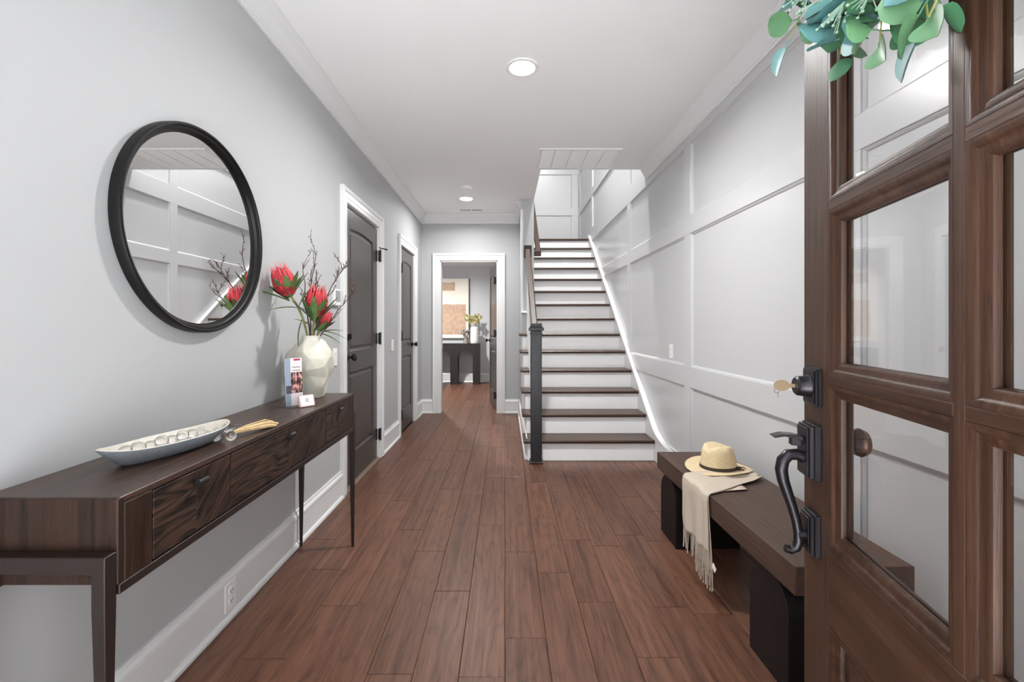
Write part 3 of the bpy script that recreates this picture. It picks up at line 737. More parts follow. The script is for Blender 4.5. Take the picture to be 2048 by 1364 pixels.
# return air grille
gr = thing('return_air_grille', 'large white louvred air grille at the stairwell edge', 'vent', (0.645, 3.965, H))
gx, gy = 0.355, 0.232
MB().sweep([(-gx, -gy), (gx, -gy), (gx, gy), (-gx, gy)], [(0, 0), (0, -0.004), (0.006, -0.010), (0.024, -0.010), (0.03, -0.004), (0.03, 0)], XYZ, True).build('frame', 'plate', gr)
for k in range(1, 5):
    x = -gx + 2 * gx * k / 5
    MB().box(x - 0.006, x + 0.006, -gy + 0.03, gy - 0.03, -0.009, 0).build('divider', 'plate', gr)
lv = MB()
k = 0
yy = -gy + 0.036
while yy < gy - 0.036:
    lv.add([(-gx + 0.03, yy, -0.001), (gx - 0.03, yy, -0.001), (gx - 0.03, yy + 0.011, -0.008), (-gx + 0.03, yy + 0.011, -0.008)], [(0, 1, 2, 3)]); yy += 0.0135
tag(lv.build('louver', 'plate', gr), kind='stuff')
sv = thing('ceiling_vent', 'small white two-panel ceiling vent at hall end', 'vent', (-0.44, 5.72, H))
MB().sweep([(-0.16, -0.065), (0.16, -0.065), (0.16, 0.065), (-0.16, 0.065)], [(0, 0), (0, -0.006), (0.025, -0.008), (0.025, 0)], XYZ, True).box(-0.012, 0.012, -0.045, 0.045, -0.008, 0).build('frame', 'plate', sv)
lv = MB()
for k in range(13):
    x = -0.128 + k * 0.0213
    if abs(x) < 0.016: continue
    lv.add([(x - 0.006, -0.04, -0.001), (x + 0.006, -0.04, -0.007), (x + 0.006, 0.04, -0.007), (x - 0.006, 0.04, -0.001)], [(0, 1, 2, 3)])
tag(lv.build('louver', 'screen', sv), kind='stuff')

# ------------------------------------------------------------------ switches, outlets, thermostat
def plate_thing(name, label, cat, loc, rz, w_=0.072, h_=0.117, kind='switch'):
    t = thing(name, label, cat, loc, rz)
    MB().box(-w_ / 2, w_ / 2, -0.006, 0, -h_ / 2, h_ / 2).build('cover_plate', 'plate', t, bevel=0.002)
    if kind == 'switch':
        MB().prism([(-0.033, -0.006), (0.033, -0.006), (0.033, -0.012), (0.0, -0.008), (-0.033, -0.009)], -0.016, 0.016, lambda a, b, h: (h, b, a)).build('rocker', 'plate', t)
    else:
        for s in (-1, 1):
            z = s * 0.0195
            f = MB().lathe([(0, -0.0085), (0.0165, -0.0085), (0.0172, -0.006)], 24, (0, 0, z), axis='Y').build('receptacle', 'plate', t)
            MB().box(-0.0075, -0.0052, -0.0092, -0.0085, z - 0.002, z + 0.007).box(0.0052, 0.0075, -0.0092, -0.0085, z - 0.002, z + 0.006).lathe([(0, -0.0092), (0.0025, -0.0092), (0.0025, -0.0085)], 10, (0, 0, z - 0.008), axis='Y').build('slot', 'slot', f)
    return t
plate_thing('light_switch', 'white light switch between vase and nearer charcoal door', 'light switch', (XL, 2.94, 0.985), R(90))
plate_thing('light_switch', 'white light switch between the two charcoal doors', 'light switch', (XL, 4.45, 0.995), R(90))
plate_thing('light_switch', 'white light switch on the narrow stair wall', 'light switch', (XD0, 5.35, 1.454), R(-90))
plate_thing('wall_outlet', 'white duplex outlet in baseboard below the console table', 'outlet', (XL + 0.0165, 1.795, 0.098), R(90), kind='outlet', h_=0.115)
plate_thing('wall_outlet', 'white duplex outlet on the panelled wall by the stair', 'outlet', (XP, 3.60, 0.985), R(-90), kind='outlet')
plate_thing('wall_outlet', 'white duplex outlet behind the far arched table', 'outlet', (-1.03, YB, 0.42), 0, kind='outlet')
th = thing('thermostat', 'small white wall keypad with grey screen beside the twigs', 'thermostat', (XL, 2.945, 1.385), R(90))
MB().box(-0.055, 0.055, -0.022, 0, -0.055, 0.055).build('housing', 'plate', th, bevel=0.004, seg=2)
MB().box(-0.04, 0.04, -0.0235, -0.021, -0.03, 0.045).build('screen', 'screen', th)

# ------------------------------------------------------------------ round mirror
mr = thing('wall_mirror', 'round wall mirror with black stepped frame above console table', 'mirror', (XL, 1.632, 1.545), R(90))
RO = 0.374
prof = [(RO - 0.006, 0), (RO, 0.004), (RO, 0.030), (RO - 0.003, 0.036), (RO - 0.008, 0.038), (RO - 0.012, 0.036), (RO - 0.014, 0.030), (RO - 0.020, 0.029), (RO - 0.024, 0.027), (RO - 0.027, 0.022), (RO - 0.029, 0.013), (RO - 0.034, 0.012), (RO - 0.034, 0)]
vs = []; fs = []; nn = 128; k = len(prof)
for i in range(nn):
    a = 2 * PI * i / nn
    for (r, h) in prof: vs.append((r * math.cos(a), -h, r * math.sin(a)))
for i in range(nn):
    j = (i + 1) % nn
    for q in range(k): fs.append((i * k + q, i * k + (q + 1) % k, j * k + (q + 1) % k, j * k + q))
MB().add(vs, fs).build('frame', 'mirror_frame', mr, smooth=40)
MB().lathe([(0, -0.011), (RO - 0.033, -0.011)], 128, axis='Y', cap=False).build('mirror_glass', 'mirror', mr)

# ------------------------------------------------------------------ console table
TX0, TX1, TY0, TY1, TZ0, TZ1 = -1.116, -0.815, 0.925, 2.37, 0.652, 0.835
tb = thing('console_table', 'long dark wooden console table with three drawers and metal legs', 'console table', (-0.965, 1.6475, 0))
def T(mb): mb.v = [(x + 0.965, y - 1.6475, z) for x, y, z in mb.v]; return mb
T(MB().box(TX0, TX1, TY0 + 0.006, TY1 - 0.006, TZ1 - 0.016, TZ1)).build('table_top', 'table', tb, bevel=0.0015)
T(MB().box(TX0, TX1 + 0.0005, TY0, TY0 + 0.018, TZ0, TZ1 - 0.001)).build('end_panel', 'table_end', tb, bevel=0.002)
T(MB().box(TX0, TX1 + 0.0005, TY1 - 0.018, TY1, TZ0, TZ1 - 0.001)).build('end_panel', 'table_end', tb, bevel=0.002)
T(MB().box(TX0, TX0 + 0.012, TY0 + 0.018, TY1 - 0.018, TZ0, TZ1 - 0.016)).build('back_panel', 'table', tb)
T(MB().box(TX0 + 0.01, TX1 - 0.03, TY0 + 0.018, TY1 - 0.018, TZ0 + 0.004, TZ0 + 0.016)).build('bottom_panel', 'table', tb)
T(MB().box(TX1 - 0.03, TX1, TY0 + 0.018, 1.017, TZ0, TZ1 - 0.016)).build('front_stile', 'table_end', tb, bevel=0.0015)
T(MB().box(TX1 - 0.03, TX1, 2.302, TY1 - 0.018, TZ0, TZ1 - 0.016)).build('front_stile', 'table_end', tb, bevel=0.0015)
T(MB().box(TX1 - 0.02, TX1 + 0.001, TY0 + 0.004, TY1 - 0.004, TZ0 - 0.022, TZ0)).build('bottom_rail', 'table_metal', tb, bevel=0.002)
T(MB().box(TX0, TX0 + 0.02, TY0 + 0.004, TY1 - 0.004, TZ0 - 0.022, TZ0)).build('bottom_rail', 'table_metal', tb, bevel=0.002)
M['drawer_c'] = M['drawer_b']
for (a, b) in ((1.020, 1.306), (1.310, 2.000), (2.004, 2.299)):
    z0, z1 = TZ0 + 0.004, TZ1 - 0.019
    d = T(MB().box(TX1 - 0.03, TX1 - 0.006, a, b, z0, z1)).build('drawer', 'drawer_a', tb)
    mid = (a + b) / 2
    T(MB().box(TX1 - 0.006, TX1 + 0.0004, a, mid - 0.0006, z0, z1)).build('veneer_board', 'drawer_a', d, bevel=0.001)
    vb = MB().box(TX1 - 0.006, TX1 + 0.0004, mid + 0.0006, b, z0, z1)
    # slanted grain: give the board its own tilted frame
    ang = R(38)
    c0 = Vector((TX1 + 0.965, (mid + b) / 2 - 1.6475, (z0 + z1) / 2))
    mat_ = Matrix.Rotation(-ang, 3, 'X')
    T(vb); vb.v = [tuple(mat_ @ (Vector(q) - c0)) for q in vb.v]
    vo = vb.build('veneer_board', 'drawer_b', d, bevel=0.001, loc=c0); vo.rotation_euler = (ang, 0, 0)
    T(MB().tube([(TX1 - 0.002, mid - 0.0, z1 - 0.030), (TX1 + 0.010, mid, z1 - 0.030)], 0.006, 10).tube([(TX1 + 0.012, mid - 0.013, z1 - 0.030), (TX1 + 0.012, mid + 0.022, z1 - 0.030)], 0.009, 12)).build('drawer_pull', 'black', d, smooth=40)
for ye, s in ((TY0, -1), (TY1, 1)):
    ya, yb = (ye - 0.030, ye - 0.001) if s < 0 else (ye + 0.001, ye + 0.030)
    T(MB().box(TX0 + 0.024, TX1 - 0.024, ya, yb, 0.690, 0.725)).build('frame_bar', 'table_metal', tb, bevel=0.002)
    for xx in (TX0, TX1):
        q = 1 if xx == TX0 else -1
        xt = (xx, xx + q * 0.028); xb = (xx + q * 0.004, xx + q * 0.017)
        yt = (ya, yb); yc = (ya + 0.010, yb - 0.010)
        def quad(z, xs_, ys_): return [(xs_[0], ys_[0], z), (xs_[1], ys_[0], z), (xs_[1], ys_[1], z), (xs_[0], ys_[1], z)]
        T(MB().add(quad(0.0, xb, yc) + quad(0.62, xt, yt) + quad(0.725, xt, yt), [(3, 2, 1, 0), (8, 9, 10, 11)] + [(r * 4 + i, r * 4 + (i + 1) % 4, (r + 1) * 4 + (i + 1) % 4, (r + 1) * 4 + i) for r in range(2) for i in range(4)])).build('leg', 'table_metal', tb, bevel=0.0015)

# ------------------------------------------------------------------ dish with crystal beads
ds = thing('oval_dish', 'long oval cream ceramic dish with grey outside on console table', 'dish', (-0.957, 1.262, TZ1), R(90 - 13.9))
def oval(a, b, z, n=48, p=2.05):
    out = []
    for i in range(n):
        t = 2 * PI * i / n
        c, s = math.cos(t), math.sin(t)
        out.append((a * math.copysign(abs(c) ** (2 / p), c), b * math.copysign(abs(s) ** (2 / p), s), z + 0.012 * (abs(c) ** 4) * (z / 0.04)))
    return out
def rings(rs, cap0=True, cap1=True):
    n = len(rs[0]); vs = [v for r in rs for v in r]; fs = []
    for r in range(len(rs) - 1):
        for i in range(n): fs.append((r * n + i, r * n + (i + 1) % n, (r + 1) * n + (i + 1) % n, (r + 1) * n + i))
    if cap0: fs.append(tuple(range(n - 1, -1, -1)))
    if cap1: fs.append(tuple((len(rs) - 1) * n + i for i in range(n)))
    return MB().add(vs, fs)
rings([oval(0.125, 0.034, 0), oval(0.140, 0.045, 0.006), oval(0.168, 0.062, 0.026), oval(0.185, 0.071, 0.040), oval(0.186, 0.0715, 0.0425)], True, False).build('bowl', 'slate_glaze', ds, smooth=60)
rings([oval(0.186, 0.0715, 0.0425), oval(0.184, 0.070, 0.0440), oval(0.180, 0.067, 0.0425), oval(0.163, 0.058, 0.028), oval(0.130, 0.038, 0.012), oval(0.09, 0.02, 0.010)], False, True).build('inner_glaze', 'cream', ds, smooth=60)

bd = thing('bead_garland', 'clear crystal bead garland with jute tassel spilling from dish', 'bead garland', (-0.94, 1.36, TZ1))
bead_me = MB().lathe([(0, -1), (0.38, -0.92), (0.71, -0.71), (0.92, -0.38), (1, 0), (0.92, 0.38), (0.71, 0.71), (0.38, 0.92), (0, 1)], 16).mesh('bead', smooth=180)
bead_me.materials.append(M['crystal'])
spots = []
for k in range(12):
    u = k / 11
    spots.append((-0.992 + 0.058 * u + 0.008 * math.sin(k * 2.1), 1.150 + 0.215 * u, TZ1 + 0.034 + 0.003 * math.sin(k * 1.7), 0.0165))
for k in range(9):
    u = k / 8
    spots.append((-0.958 + 0.062 * u, 1.17 + 0.24 * u, TZ1 + 0.026 + 0.012 * u ** 3, 0.0095))
spots += [(-0.893, 1.372, TZ1 + 0.0165, 0.0165), (-0.864, 1.388, TZ1 + 0.0155, 0.0155), (-0.938, 1.492, TZ1 + 0.016, 0.016), (-0.917, 1.512, TZ1 + 0.0125, 0.0125)]
for (x, y, z, r) in spots:
    link('bead', bead_me, None, bd, (x + 0.94, y - 1.36, z - TZ1), (rng.uniform(0, 3), rng.uniform(0, 3), 0), (r, r, r))
ts = MB()
for k in range(26):
    a = rng.uniform(-1, 1); b = rng.uniform(0, 1)
    x0, y0 = -0.888, 1.425
    ts.tube([(x0 + 0.94, y0 - 1.36, 0.012 + 0.004 * b), (x0 + 0.024 + a * 0.010 + 0.94, y0 + 0.055 - a * 0.006 - 1.36, 0.010 + 0.016 * b), (x0 + 0.046 + a * 0.018 + 0.94 - 0.0, y0 + 0.11 - a * 0.012 - 1.36 + 0.03 * b, 0.008 + 0.018 * b), (x0 + 0.054 + a * 0.020 + 0.94, y0 + 0.150 + 0.03 * b - a * 0.016 - 1.36, 0.004 + 0.007 * b)], [0.0022, 0.0026, 0.0026, 0.0020], 6)
tag(ts.build('tassel', 'tassel', bd, smooth=60), kind='stuff')

# ------------------------------------------------------------------ vase and flowers
VX, VY = -0.985, 2.235
vz = thing('ceramic_vase', 'cream crumpled-looking ceramic vase on console table end', 'vase', (VX, VY, TZ1))
vr = random.Random(21)
NS = 13
vkey = [(0.064, 0), (0.070, 0.018), (0.084, 0.060), (0.100, 0.105), (0.111, 0.150), (0.112, 0.195), (0.098, 0.240), (0.070, 0.278), (0.047, 0.300), (0.045, 0.312)]
vs = []; fs = []
for i, (r_, z_) in enumerate(vkey):
    e_ = 0 if i in (0, 9) else (0.35 if i in (1, 8) else 1)
    for k in range(NS):
        a_ = 2 * PI * (k + 0.5 * (i % 2) + e_ * vr.uniform(-0.22, 0.22)) / NS
        rr = r_ * (1 + e_ * (vr.uniform(-0.15, 0.05) + 0.07 * math.cos(4 * a_ + i * 0.9)))
        vs.append((rr * math.cos(a_), rr * math.sin(a_), z_ + e_ * vr.uniform(-0.011, 0.011)))
for i in range(len(vkey) - 1):
    for k in range(NS):
        k2 = (k + 1) % NS
        A_, B_, C_, D_ = i * NS + k, i * NS + k2, (i + 1) * NS + k2, (i + 1) * NS + k
        fs += [(A_, B_, D_), (B_, C_, D_)] if i % 2 == 0 else [(A_, B_, C_), (A_, C_, D_)]
fs.append(tuple(range(NS - 1, -1, -1)))
top = (len(vkey) - 1) * NS; o_ = len(vs)
vs += [(v[0] * 0.86, v[1] * 0.86, v[2]) for v in vs[top:top + NS]] + [(v[0] * 0.9, v[1] * 0.9, v[2] - 0.06) for v in vs[top:top + NS]]
for r_ in ((top, o_), (o_, o_ + NS)):
    for k in range(NS): fs.append((r_[0] + k, r_[0] + (k + 1) % NS, r_[1] + (k + 1) % NS, r_[1] + k))
vme = MB().add(vs, fs)
bm = bmesh.new(); bv = [bm.verts.new(v) for v in vme.v]
for f in vme.f: bm.faces.new([bv[i] for i in f])
bmesh.ops.bevel(bm, geom=bm.edges[:], offset=0.003, segments=2, affect='EDGES', profile=0.5, clamp_overlap=True)
me = bpy.data.meshes.new('vessel'); bm.to_mesh(me); bm.free()
me.polygons.foreach_set('use_smooth', [True] * len(me.polygons))
link('vessel', me, 'ceramic', vz)

def strip_leaf(mb, base, d, up, ln, wd, bend=0.2, curl=0.25, n=7, th=0.0012):
    """lanceolate leaf with a folded midrib"""
    base = Vector(base); d = Vector(d).normalized(); up = Vector(up)
    s = d.cross(up).normalized(); up = s.cross(d).normalized()
    vs = []; fs = []
    for i in range(n):
        u = i / (n - 1)
        w_ = wd * (math.sin(PI * min(1, u * 0.92 + 0.06)) ** 0.8) * (1 - 0.2 * u) + 0.0006
        c = base + d * ln * u - up * (bend * ln * u * u)
        for k_, o_ in ((-1, curl), (0, 0), (1, curl)):
            vs.append(c + s * w_ * k_ + up * w_ * o_)
    for i in range(n - 1):
        for j in range(2):
            fs.append((i * 3 + j, i * 3 + j + 1, (i + 1) * 3 + j + 1, (i + 1) * 3 + j))
    m = len(vs)
    vs2 = [v - up * th for v in vs]
    fs2 = [tuple(m + q for q in reversed(f)) for f in fs]
    edge = [i * 3 for i in range(n)] + [i * 3 + 2 for i in range(n - 1, -1, -1)]
    fs3 = [(edge[i], edge[(i + 1) % len(edge)], m + edge[(i + 1) % len(edge)], m + edge[i]) for i in range(len(edge))]
    return mb.add(vs + vs2, fs + fs2 + fs3)

mouth = Vector((VX, VY, TZ1 + 0.30))
def protea(name, label, head, direction, size, ctrl, seed, nleaf=9, stray=()):
    """stem from the vase, spread leaves and a cup of many narrow bracts"""
    r = random.Random(seed)
    t = thing(name, label, 'flower', tuple(mouth), group='protea stems in the vase')
    head = Vector(head) - mouth; d = Vector(direction).normalized()
    path = []
    p0 = Vector((r.uniform(-0.012, 0.012), r.uniform(-0.012, 0.012), -0.10)); p1 = Vector(ctrl) - mouth; p2 = head
    for i in range(12):
        u = i / 11
        path.append(p0 * (1 - u) ** 2 + p1 * 2 * u * (1 - u) + p2 * u * u)
    MB().tube(path, [0.0055] * 11 + [0.007], 8).build('stem', 'stem', t, smooth=60)
    a = d.cross(Vector((0, 0, 1)))
    if a.length < 0.05: a = Vector((1, 0, 0))
    a.normalize(); b = a.cross(d).normalized()
    bls = [MB() for _ in range(4)]; tipm = MB()
    for layer, (n_, rad, ln, w_, flare) in enumerate(((17, 0.215, 0.74, 0.060, 0.40), (20, 0.225, 0.98, 0.052, 0.36), (20, 0.19, 1.10, 0.048, 0.22), (14, 0.13, 1.12, 0.050, 0.08))):
        for k in range(n_):
            th_ = 2 * PI * (k + 0.5 * layer) / n_ + r.uniform(-0.1, 0.1)
            rad_dir = a * math.cos(th_) + b * math.sin(th_)
            tan = d.cross(rad_dir)
            L_ = ln * size * r.uniform(0.9, 1.08)
            vs = []; fs = []
            prof_ = [(0.0, 0.35), (0.3, 1.0), (0.6, 1.05), (0.85, 0.75), (1.0, 0.12)]
            for (u, ww) in prof_:
                rr = rad * size * (0.45 + 1.55 * math.sin((0.08 + u * 0.74) * PI) ** 0.9) * 0.92
                c = head + d * (L_ * u) + rad_dir * rr
                for q in (-1, 0, 1):
                    vs.append(c + tan * (w_ * size * ww * q) + rad_dir * (0.02 * size * (1 if q == 0 else 0)))
            for i in range(len(prof_) - 1):
                for j in range(2): fs.append((i * 3 + j, i * 3 + j + 1, (i + 1) * 3 + j + 1, (i + 1) * 3 + j))
            bls[layer].add(vs, fs)
            if layer >= 1 and k % 2 == 0:
                tp = Vector(vs[-2])
                tipm.tube([tp - d * 0.03 * size * 5, tp, tp + (d + rad_dir * 0.5) * size * 0.12], [0.0014, 0.0016, 0.0008], 5)
    bo = bls[1].build('bloom', 'petal', t, smooth=180)
    bls[0].build('outer_bracts', 'petal_dark', bo, smooth=180); bls[2].build('inner_bracts', 'petal_mid', bo, smooth=180); bls[3].build('core', 'petal_dark', bo, smooth=180)
    tag(tipm.build('tips', 'petal_tip', bo), kind='stuff')
    for k in range(nleaf):
        th_ = 2 * PI * k / nleaf + r.uniform(-0.3, 0.3)
        rad_dir = a * math.cos(th_) + b * math.sin(th_)
        bs = head - d * r.uniform(0.02, 0.22) * size + rad_dir * 0.10 * size
        strip_leaf(MB(), bs, d * r.uniform(0.7, 1.2) + rad_dir * 0.95, -rad_dir * 1.0 + d * 0.4, size * r.uniform(0.85, 1.2), size * 0.15, r.uniform(-0.25, 0.1), 0.35).build('leaf', 'leaf' if r.random() < 0.6 else 'leaf_dark', t, smooth=60)
    for (u, dd, ln) in stray:
        i = int(u * 11)
        strip_leaf(MB(), path[i], Vector(dd), Vector((0, 0, 1)), ln, 0.010, 0.25, 0.4).build('leaf', 'leaf', t, smooth=60)
    return t
protea('protea_stem', 'red protea leaning toward the mirror, leftmost bloom in vase', (-1.042, 2.13, 1.345), (-0.35, -0.15, 1.0), 0.125, (-0.985, 2.19, 1.25), 3, 10, [(0.75, (-0.6, -0.3, 0.1), 0.12), (0.62, (-0.3, -0.2, -1.0), 0.16), (0.8, (0.3, 0.2, 1), 0.14)])
protea('protea_stem', 'red protea at the centre of the vase, tightly closed', (-0.945, 2.19, 1.245), (0.12, -0.05, 1.0), 0.125, (-0.975, 2.22, 1.18), 5, 9, [(0.7, (-1, 0, 0.8), 0.10)])
protea('protea_stem', 'small pink protea tucked low at the right of vase', (-0.958, 2.27, 1.185), (0.40, 0.2, 0.85), 0.085, (-0.96, 2.26, 1.15), 8, 7, [(0.85, (1, 0.3, -0.05), 0.13), (0.8, (1, 0.1, -0.25), 0.13), (0.8, (1, 0.6, 0.4), 0.12)])

def branch(label, tip, ctrl, seed, r0=0.0042, forks=9):
    r = random.Random(seed)
    t = thing('twig_branch', label, 'branch', tuple(mouth), group='bare twigs in the vase')
    mb = MB()
    def grow(p, d, ln, rad, lev):
        n_ = 6; pts = [p]
        for i in range(n_):
            d = (d + Vector((r.uniform(-1, 1), r.uniform(-1, 1), r.uniform(-0.7, 1))) * 0.20).normalized()
            p = p + d * ln / n_; pts.append(p)
            if lev < 2 and i >= 1 and r.random() < (0.55 if lev == 0 else 0.45):
                sd_ = (d + Vector((r.uniform(-1, 1), r.uniform(-1, 1), r.uniform(-0.4, 0.8))) * 0.75).normalized()
                grow(p, sd_, ln * r.uniform(0.25, 0.45), rad * 0.6, lev + 1)
            if lev > 0 and r.random() < 0.7:
                mb.tube([p, p + Vector((r.uniform(-1, 1), r.uniform(-1, 1), r.uniform(-0.3, 1))).normalized() * 0.007], [rad * 0.9, rad * 0.5], 5)
        m_ = len(pts)
        mb.tube(pts, [rad * (1 - 0.65 * i / (m_ - 1)) for i in range(m_)], 6)
    tip = Vector(tip) - mouth; c = Vector(ctrl) - mouth
    base_ = Vector((r.uniform(-0.018, 0.018), r.uniform(-0.018, 0.018), -0.08))
    main = []
    for i in range(14):
        u = i / 13
        q = base_ * (1 - u) ** 2 + c * 2 * u * (1 - u) + tip * u * u
        if 0 < i < 13: q += Vector((r.uniform(-1, 1), r.uniform(-1, 1), r.uniform(-1, 1))) * 0.004
        main.append(q)
    mb.tube(main, [r0 * (1 - 0.68 * i / 13) for i in range(14)], 6)
    for k in range(forks):
        i = r.randint(5, 12)
        d = (main[i] - main[i - 1]).normalized()
        side = Vector((r.uniform(-1, 1), r.uniform(-1, 1), r.uniform(-0.2, 0.6))).normalized()
        grow(main[i], (d + side * 0.55).normalized(), r.uniform(0.04, 0.10), r0 * 0.45, 1)
    mb.build('twig', 'twig', t)
    return t
branch('bare twig standing tallest in the vase', (-0.935, 2.19, 1.57), (-0.99, 2.22, 1.40), 11)
branch('bare twig rising beside the leftmost protea', (-1.03, 2.24, 1.52), (-0.99, 2.20, 1.30), 12, forks=8)
branch('bare twig arching up right toward the dark door', (-0.80, 2.22, 1.50), (-0.93, 2.22, 1.36), 13, forks=8)
branch('bare twig reaching low right across the door casing', (-0.76, 2.26, 1.39), (-0.92, 2.25, 1.20), 14, forks=7)
branch('short bare twig in the middle of the bunch', (-0.955, 2.23, 1.45), (-0.97, 2.23, 1.30), 15, forks=7)

# ------------------------------------------------------------------ flyer stand
fs_ = thing('flyer_stand', 'clear acrylic stand with printed flyers in front of vase', 'flyer stand', (-0.938, 1.975, TZ1), R(52))
MB().box(-0.055, 0.055, -0.035, 0.045, 0, 0.003).box(-0.055, 0.055, 0.020, 0.023, 0.003, 0.20).box(-0.045, 0.045, -0.010, -0.008, 0.003, 0.085).box(-0.047, -0.045, -0.010, 0.020, 0.003, 0.10).box(0.045, 0.047, -0.010, 0.020, 0.003, 0.10).build('acrylic_holder', 'acrylic', fs_)
MB().box(-0.0, 1, 0, 0.06, 0, 1).build('flyer', 'flyer', fs_)
fo = fs_.children[-1]; fo.location = (-0.040, 0.004, 0.004); fo.scale = (0.075, 0.10, 0.212); fo.rotation_euler = (R(-4), 0, 0)
bc = thing('business_card', 'small rounded pink card leaning on the flyer stand', 'card', (-0.882, 1.962, TZ1 + 0.001), R(52))
rr_ = []
for cx, cz, a0 in ((0.028, 0.006, -90), (0.028, 0.046, 0), (-0.028, 0.046, 90), (-0.028, 0.006, 180)):
    for q in range(5):
        a = R(a0 + 90 * q / 4); rr_.append((cx + 0.006 * math.cos(a), cz + 0.006 * math.sin(a)))
co = MB().prism(rr_, -0.006, 0.006, lambda a, b, h: (a, h, b)).build('card', 'pinkcard', bc); co.rotation_euler = (R(-18), 0, 0)
cf = MB().prism([(a * 0.86, 0.026 + (b - 0.026) * 0.86) for a, b in rr_], -0.0068, -0.006, lambda a, b, h: (a, h, b)).build('card_face', 'whitecard', co)
MB().tube([(0.006 * math.cos(a * PI / 8), -0.0072, 0.029 + 0.006 * math.sin(a * PI / 8)) for a in range(17)], 0.0009, 5).tube([(0.003, -0.0072, 0.024), (0.007, -0.0072, 0.019)], 0.0009, 5).build('print_mark', 'ink', cf)

# ------------------------------------------------------------------ bench, hat, scarf
BX0, BX1, BY0, BY1, BZ = 0.900, 1.272, 1.365, 2.605, 0.450
bn = thing('bench', 'low dark wooden bench with thick top and arched legs', 'bench', ((BX0 + BX1) / 2, (BY0 + BY1) / 2, 0))
bc_ = ((BX0 + BX1) / 2, (BY0 + BY1) / 2)
def B(mb): mb.v = [(x - bc_[0], y - bc_[1], z) for x, y, z in mb.v]; return mb
B(MB().box(BX0, BX1, BY0, BY1, BZ - 0.092, BZ)).build('seat', 'bench', bn, bevel=0.0025, seg=2)
for (ya, yb) in ((2.355, 2.580), (1.42, 1.645)):
    r = (yb - ya) / 2; yc = (ya + yb) / 2; zc = BZ - 0.092 - r
    pts = [(ya, 0), (ya, zc)] + [(yc - r * math.cos(PI * i / 20), zc + r * math.sin(PI * i / 20)) for i in range(1, 20)] + [(yb, zc), (yb, 0)]
    B(MB().prism(pts, BX0 + 0.014, BX1 - 0.014, lambda a, b, h: (h, a, b))).build('leg', 'bench_leg', bn, bevel=0.002, smooth=30)

hx_, hy_ = 1.108, 2.285
ht = thing('straw_hat', 'natural straw fedora with dark band on the bench', 'hat', (hx_, hy_, BZ + 0.004), R(20))
def hatring(r, z, f=1.0, wav=0.0, pinch=0.0, n=48):
    out = []
    for i in range(n):
        t = 2 * PI * i / n
        rr = r * (1 + 0.06 * f * math.cos(2 * t))
        zz = z + wav * math.cos(2 * t)
        x, y = rr * math.cos(t), rr * math.sin(t)
        if pinch:
            g = math.exp(-((x - 0.055) / 0.035) ** 2)
            y *= 1 - 0.30 * pinch * g
            zz -= pinch * (0.020 * math.exp(-(y / 0.03) ** 2))
        out.append((x, y, zz))
    return out
rs = [hatring(0.158, 0.010, 1, -0.010), hatring(0.160, 0.014, 1, -0.010), hatring(0.140, 0.012, 1, -0.008), hatring(0.115, 0.008, 1, -0.004), hatring(0.094, 0.006, 1), hatring(0.088, 0.010, 1), hatring(0.085, 0.030, 1), hatring(0.082, 0.065, 1, 0, 0.25), hatring(0.078, 0.100, 1, 0, 0.6), hatring(0.069, 0.122, 1, 0, 0.9), hatring(0.052, 0.131, 1, 0, 1), hatring(0.030, 0.128, 1, 0, 1), hatring(0.01, 0.124, 1, 0, 1)]
rings(rs, False, True).build('body', 'straw', ht, smooth=180)
rings([hatring(0.0895, 0.008), hatring(0.0905, 0.010), hatring(0.0885, 0.024), hatring(0.087, 0.025)], False, False).build('hat_band', 'leather', ht, smooth=60)
kn = MB().box(-0.008, 0.008, -0.006, 0.006, -0.008, 0.010).tube([(0, 0, 0.004), (0.02, -0.004, 0.012), (0.03, 0, 0.002)], 0.0025, 6).tube([(0, 0, 0.004), (0.024, -0.004, -0.002)], 0.0025, 6)
o = kn.build('band_knot', 'leather', ht, bevel=0.0015); o.location = (0.055, -0.078, 0.018); o.rotation_euler = (0, 0, R(-50))

sc = thing('scarf', 'oatmeal fringed scarf draped over the bench front edge', 'scarf', (0.96, 2.06, BZ))
def scarf_sheet(prof_pts, ny_, fold, seed, th=0.0025):
    """prof_pts: list of (x, z, y_lo, y_hi) along the length"""
    r = random.Random(seed); ph = [r.uniform(0, 6) for _ in range(4)]
    P = []
    m_ = len(prof_pts)
    dense = []
    for i in range(m_ - 1):
        a, b = prof_pts[i], prof_pts[i + 1]
        for k in range(5): dense.append([a[q] + (b[q] - a[q]) * k / 5 for q in range(4)])
    dense.append(list(prof_pts[-1]))
    rows = len(dense); vs = []; fs = []
    for i, (x, z, ya, yb) in enumerate(dense):
        hang = min(1, max(0, (BZ - z) / 0.15))
        for j in range(ny_ + 1):
            v = j / ny_
            wv = fold * (0.5 * math.sin(v * 13 + ph[0] + i * 0.04) + 0.35 * math.sin(v * 27 + ph[1] - i * 0.05) + 0.25 * math.sin(v * 7 + ph[2] + i * 0.1))
            up = (1 - hang) * max(-0.002, wv * 0.8 + 0.003); out = hang * wv
            vs.append((x - out - 0.96, ya + (yb - ya) * v + 0.3 * wv - 2.06, z + up - BZ))
    for i in range(rows - 1):
        for j in range(ny_): fs.append((i * (ny_ + 1) + j, i * (ny_ + 1) + j + 1, (i + 1) * (ny_ + 1) + j + 1, (i + 1) * (ny_ + 1) + j))
    return vs, fs, rows
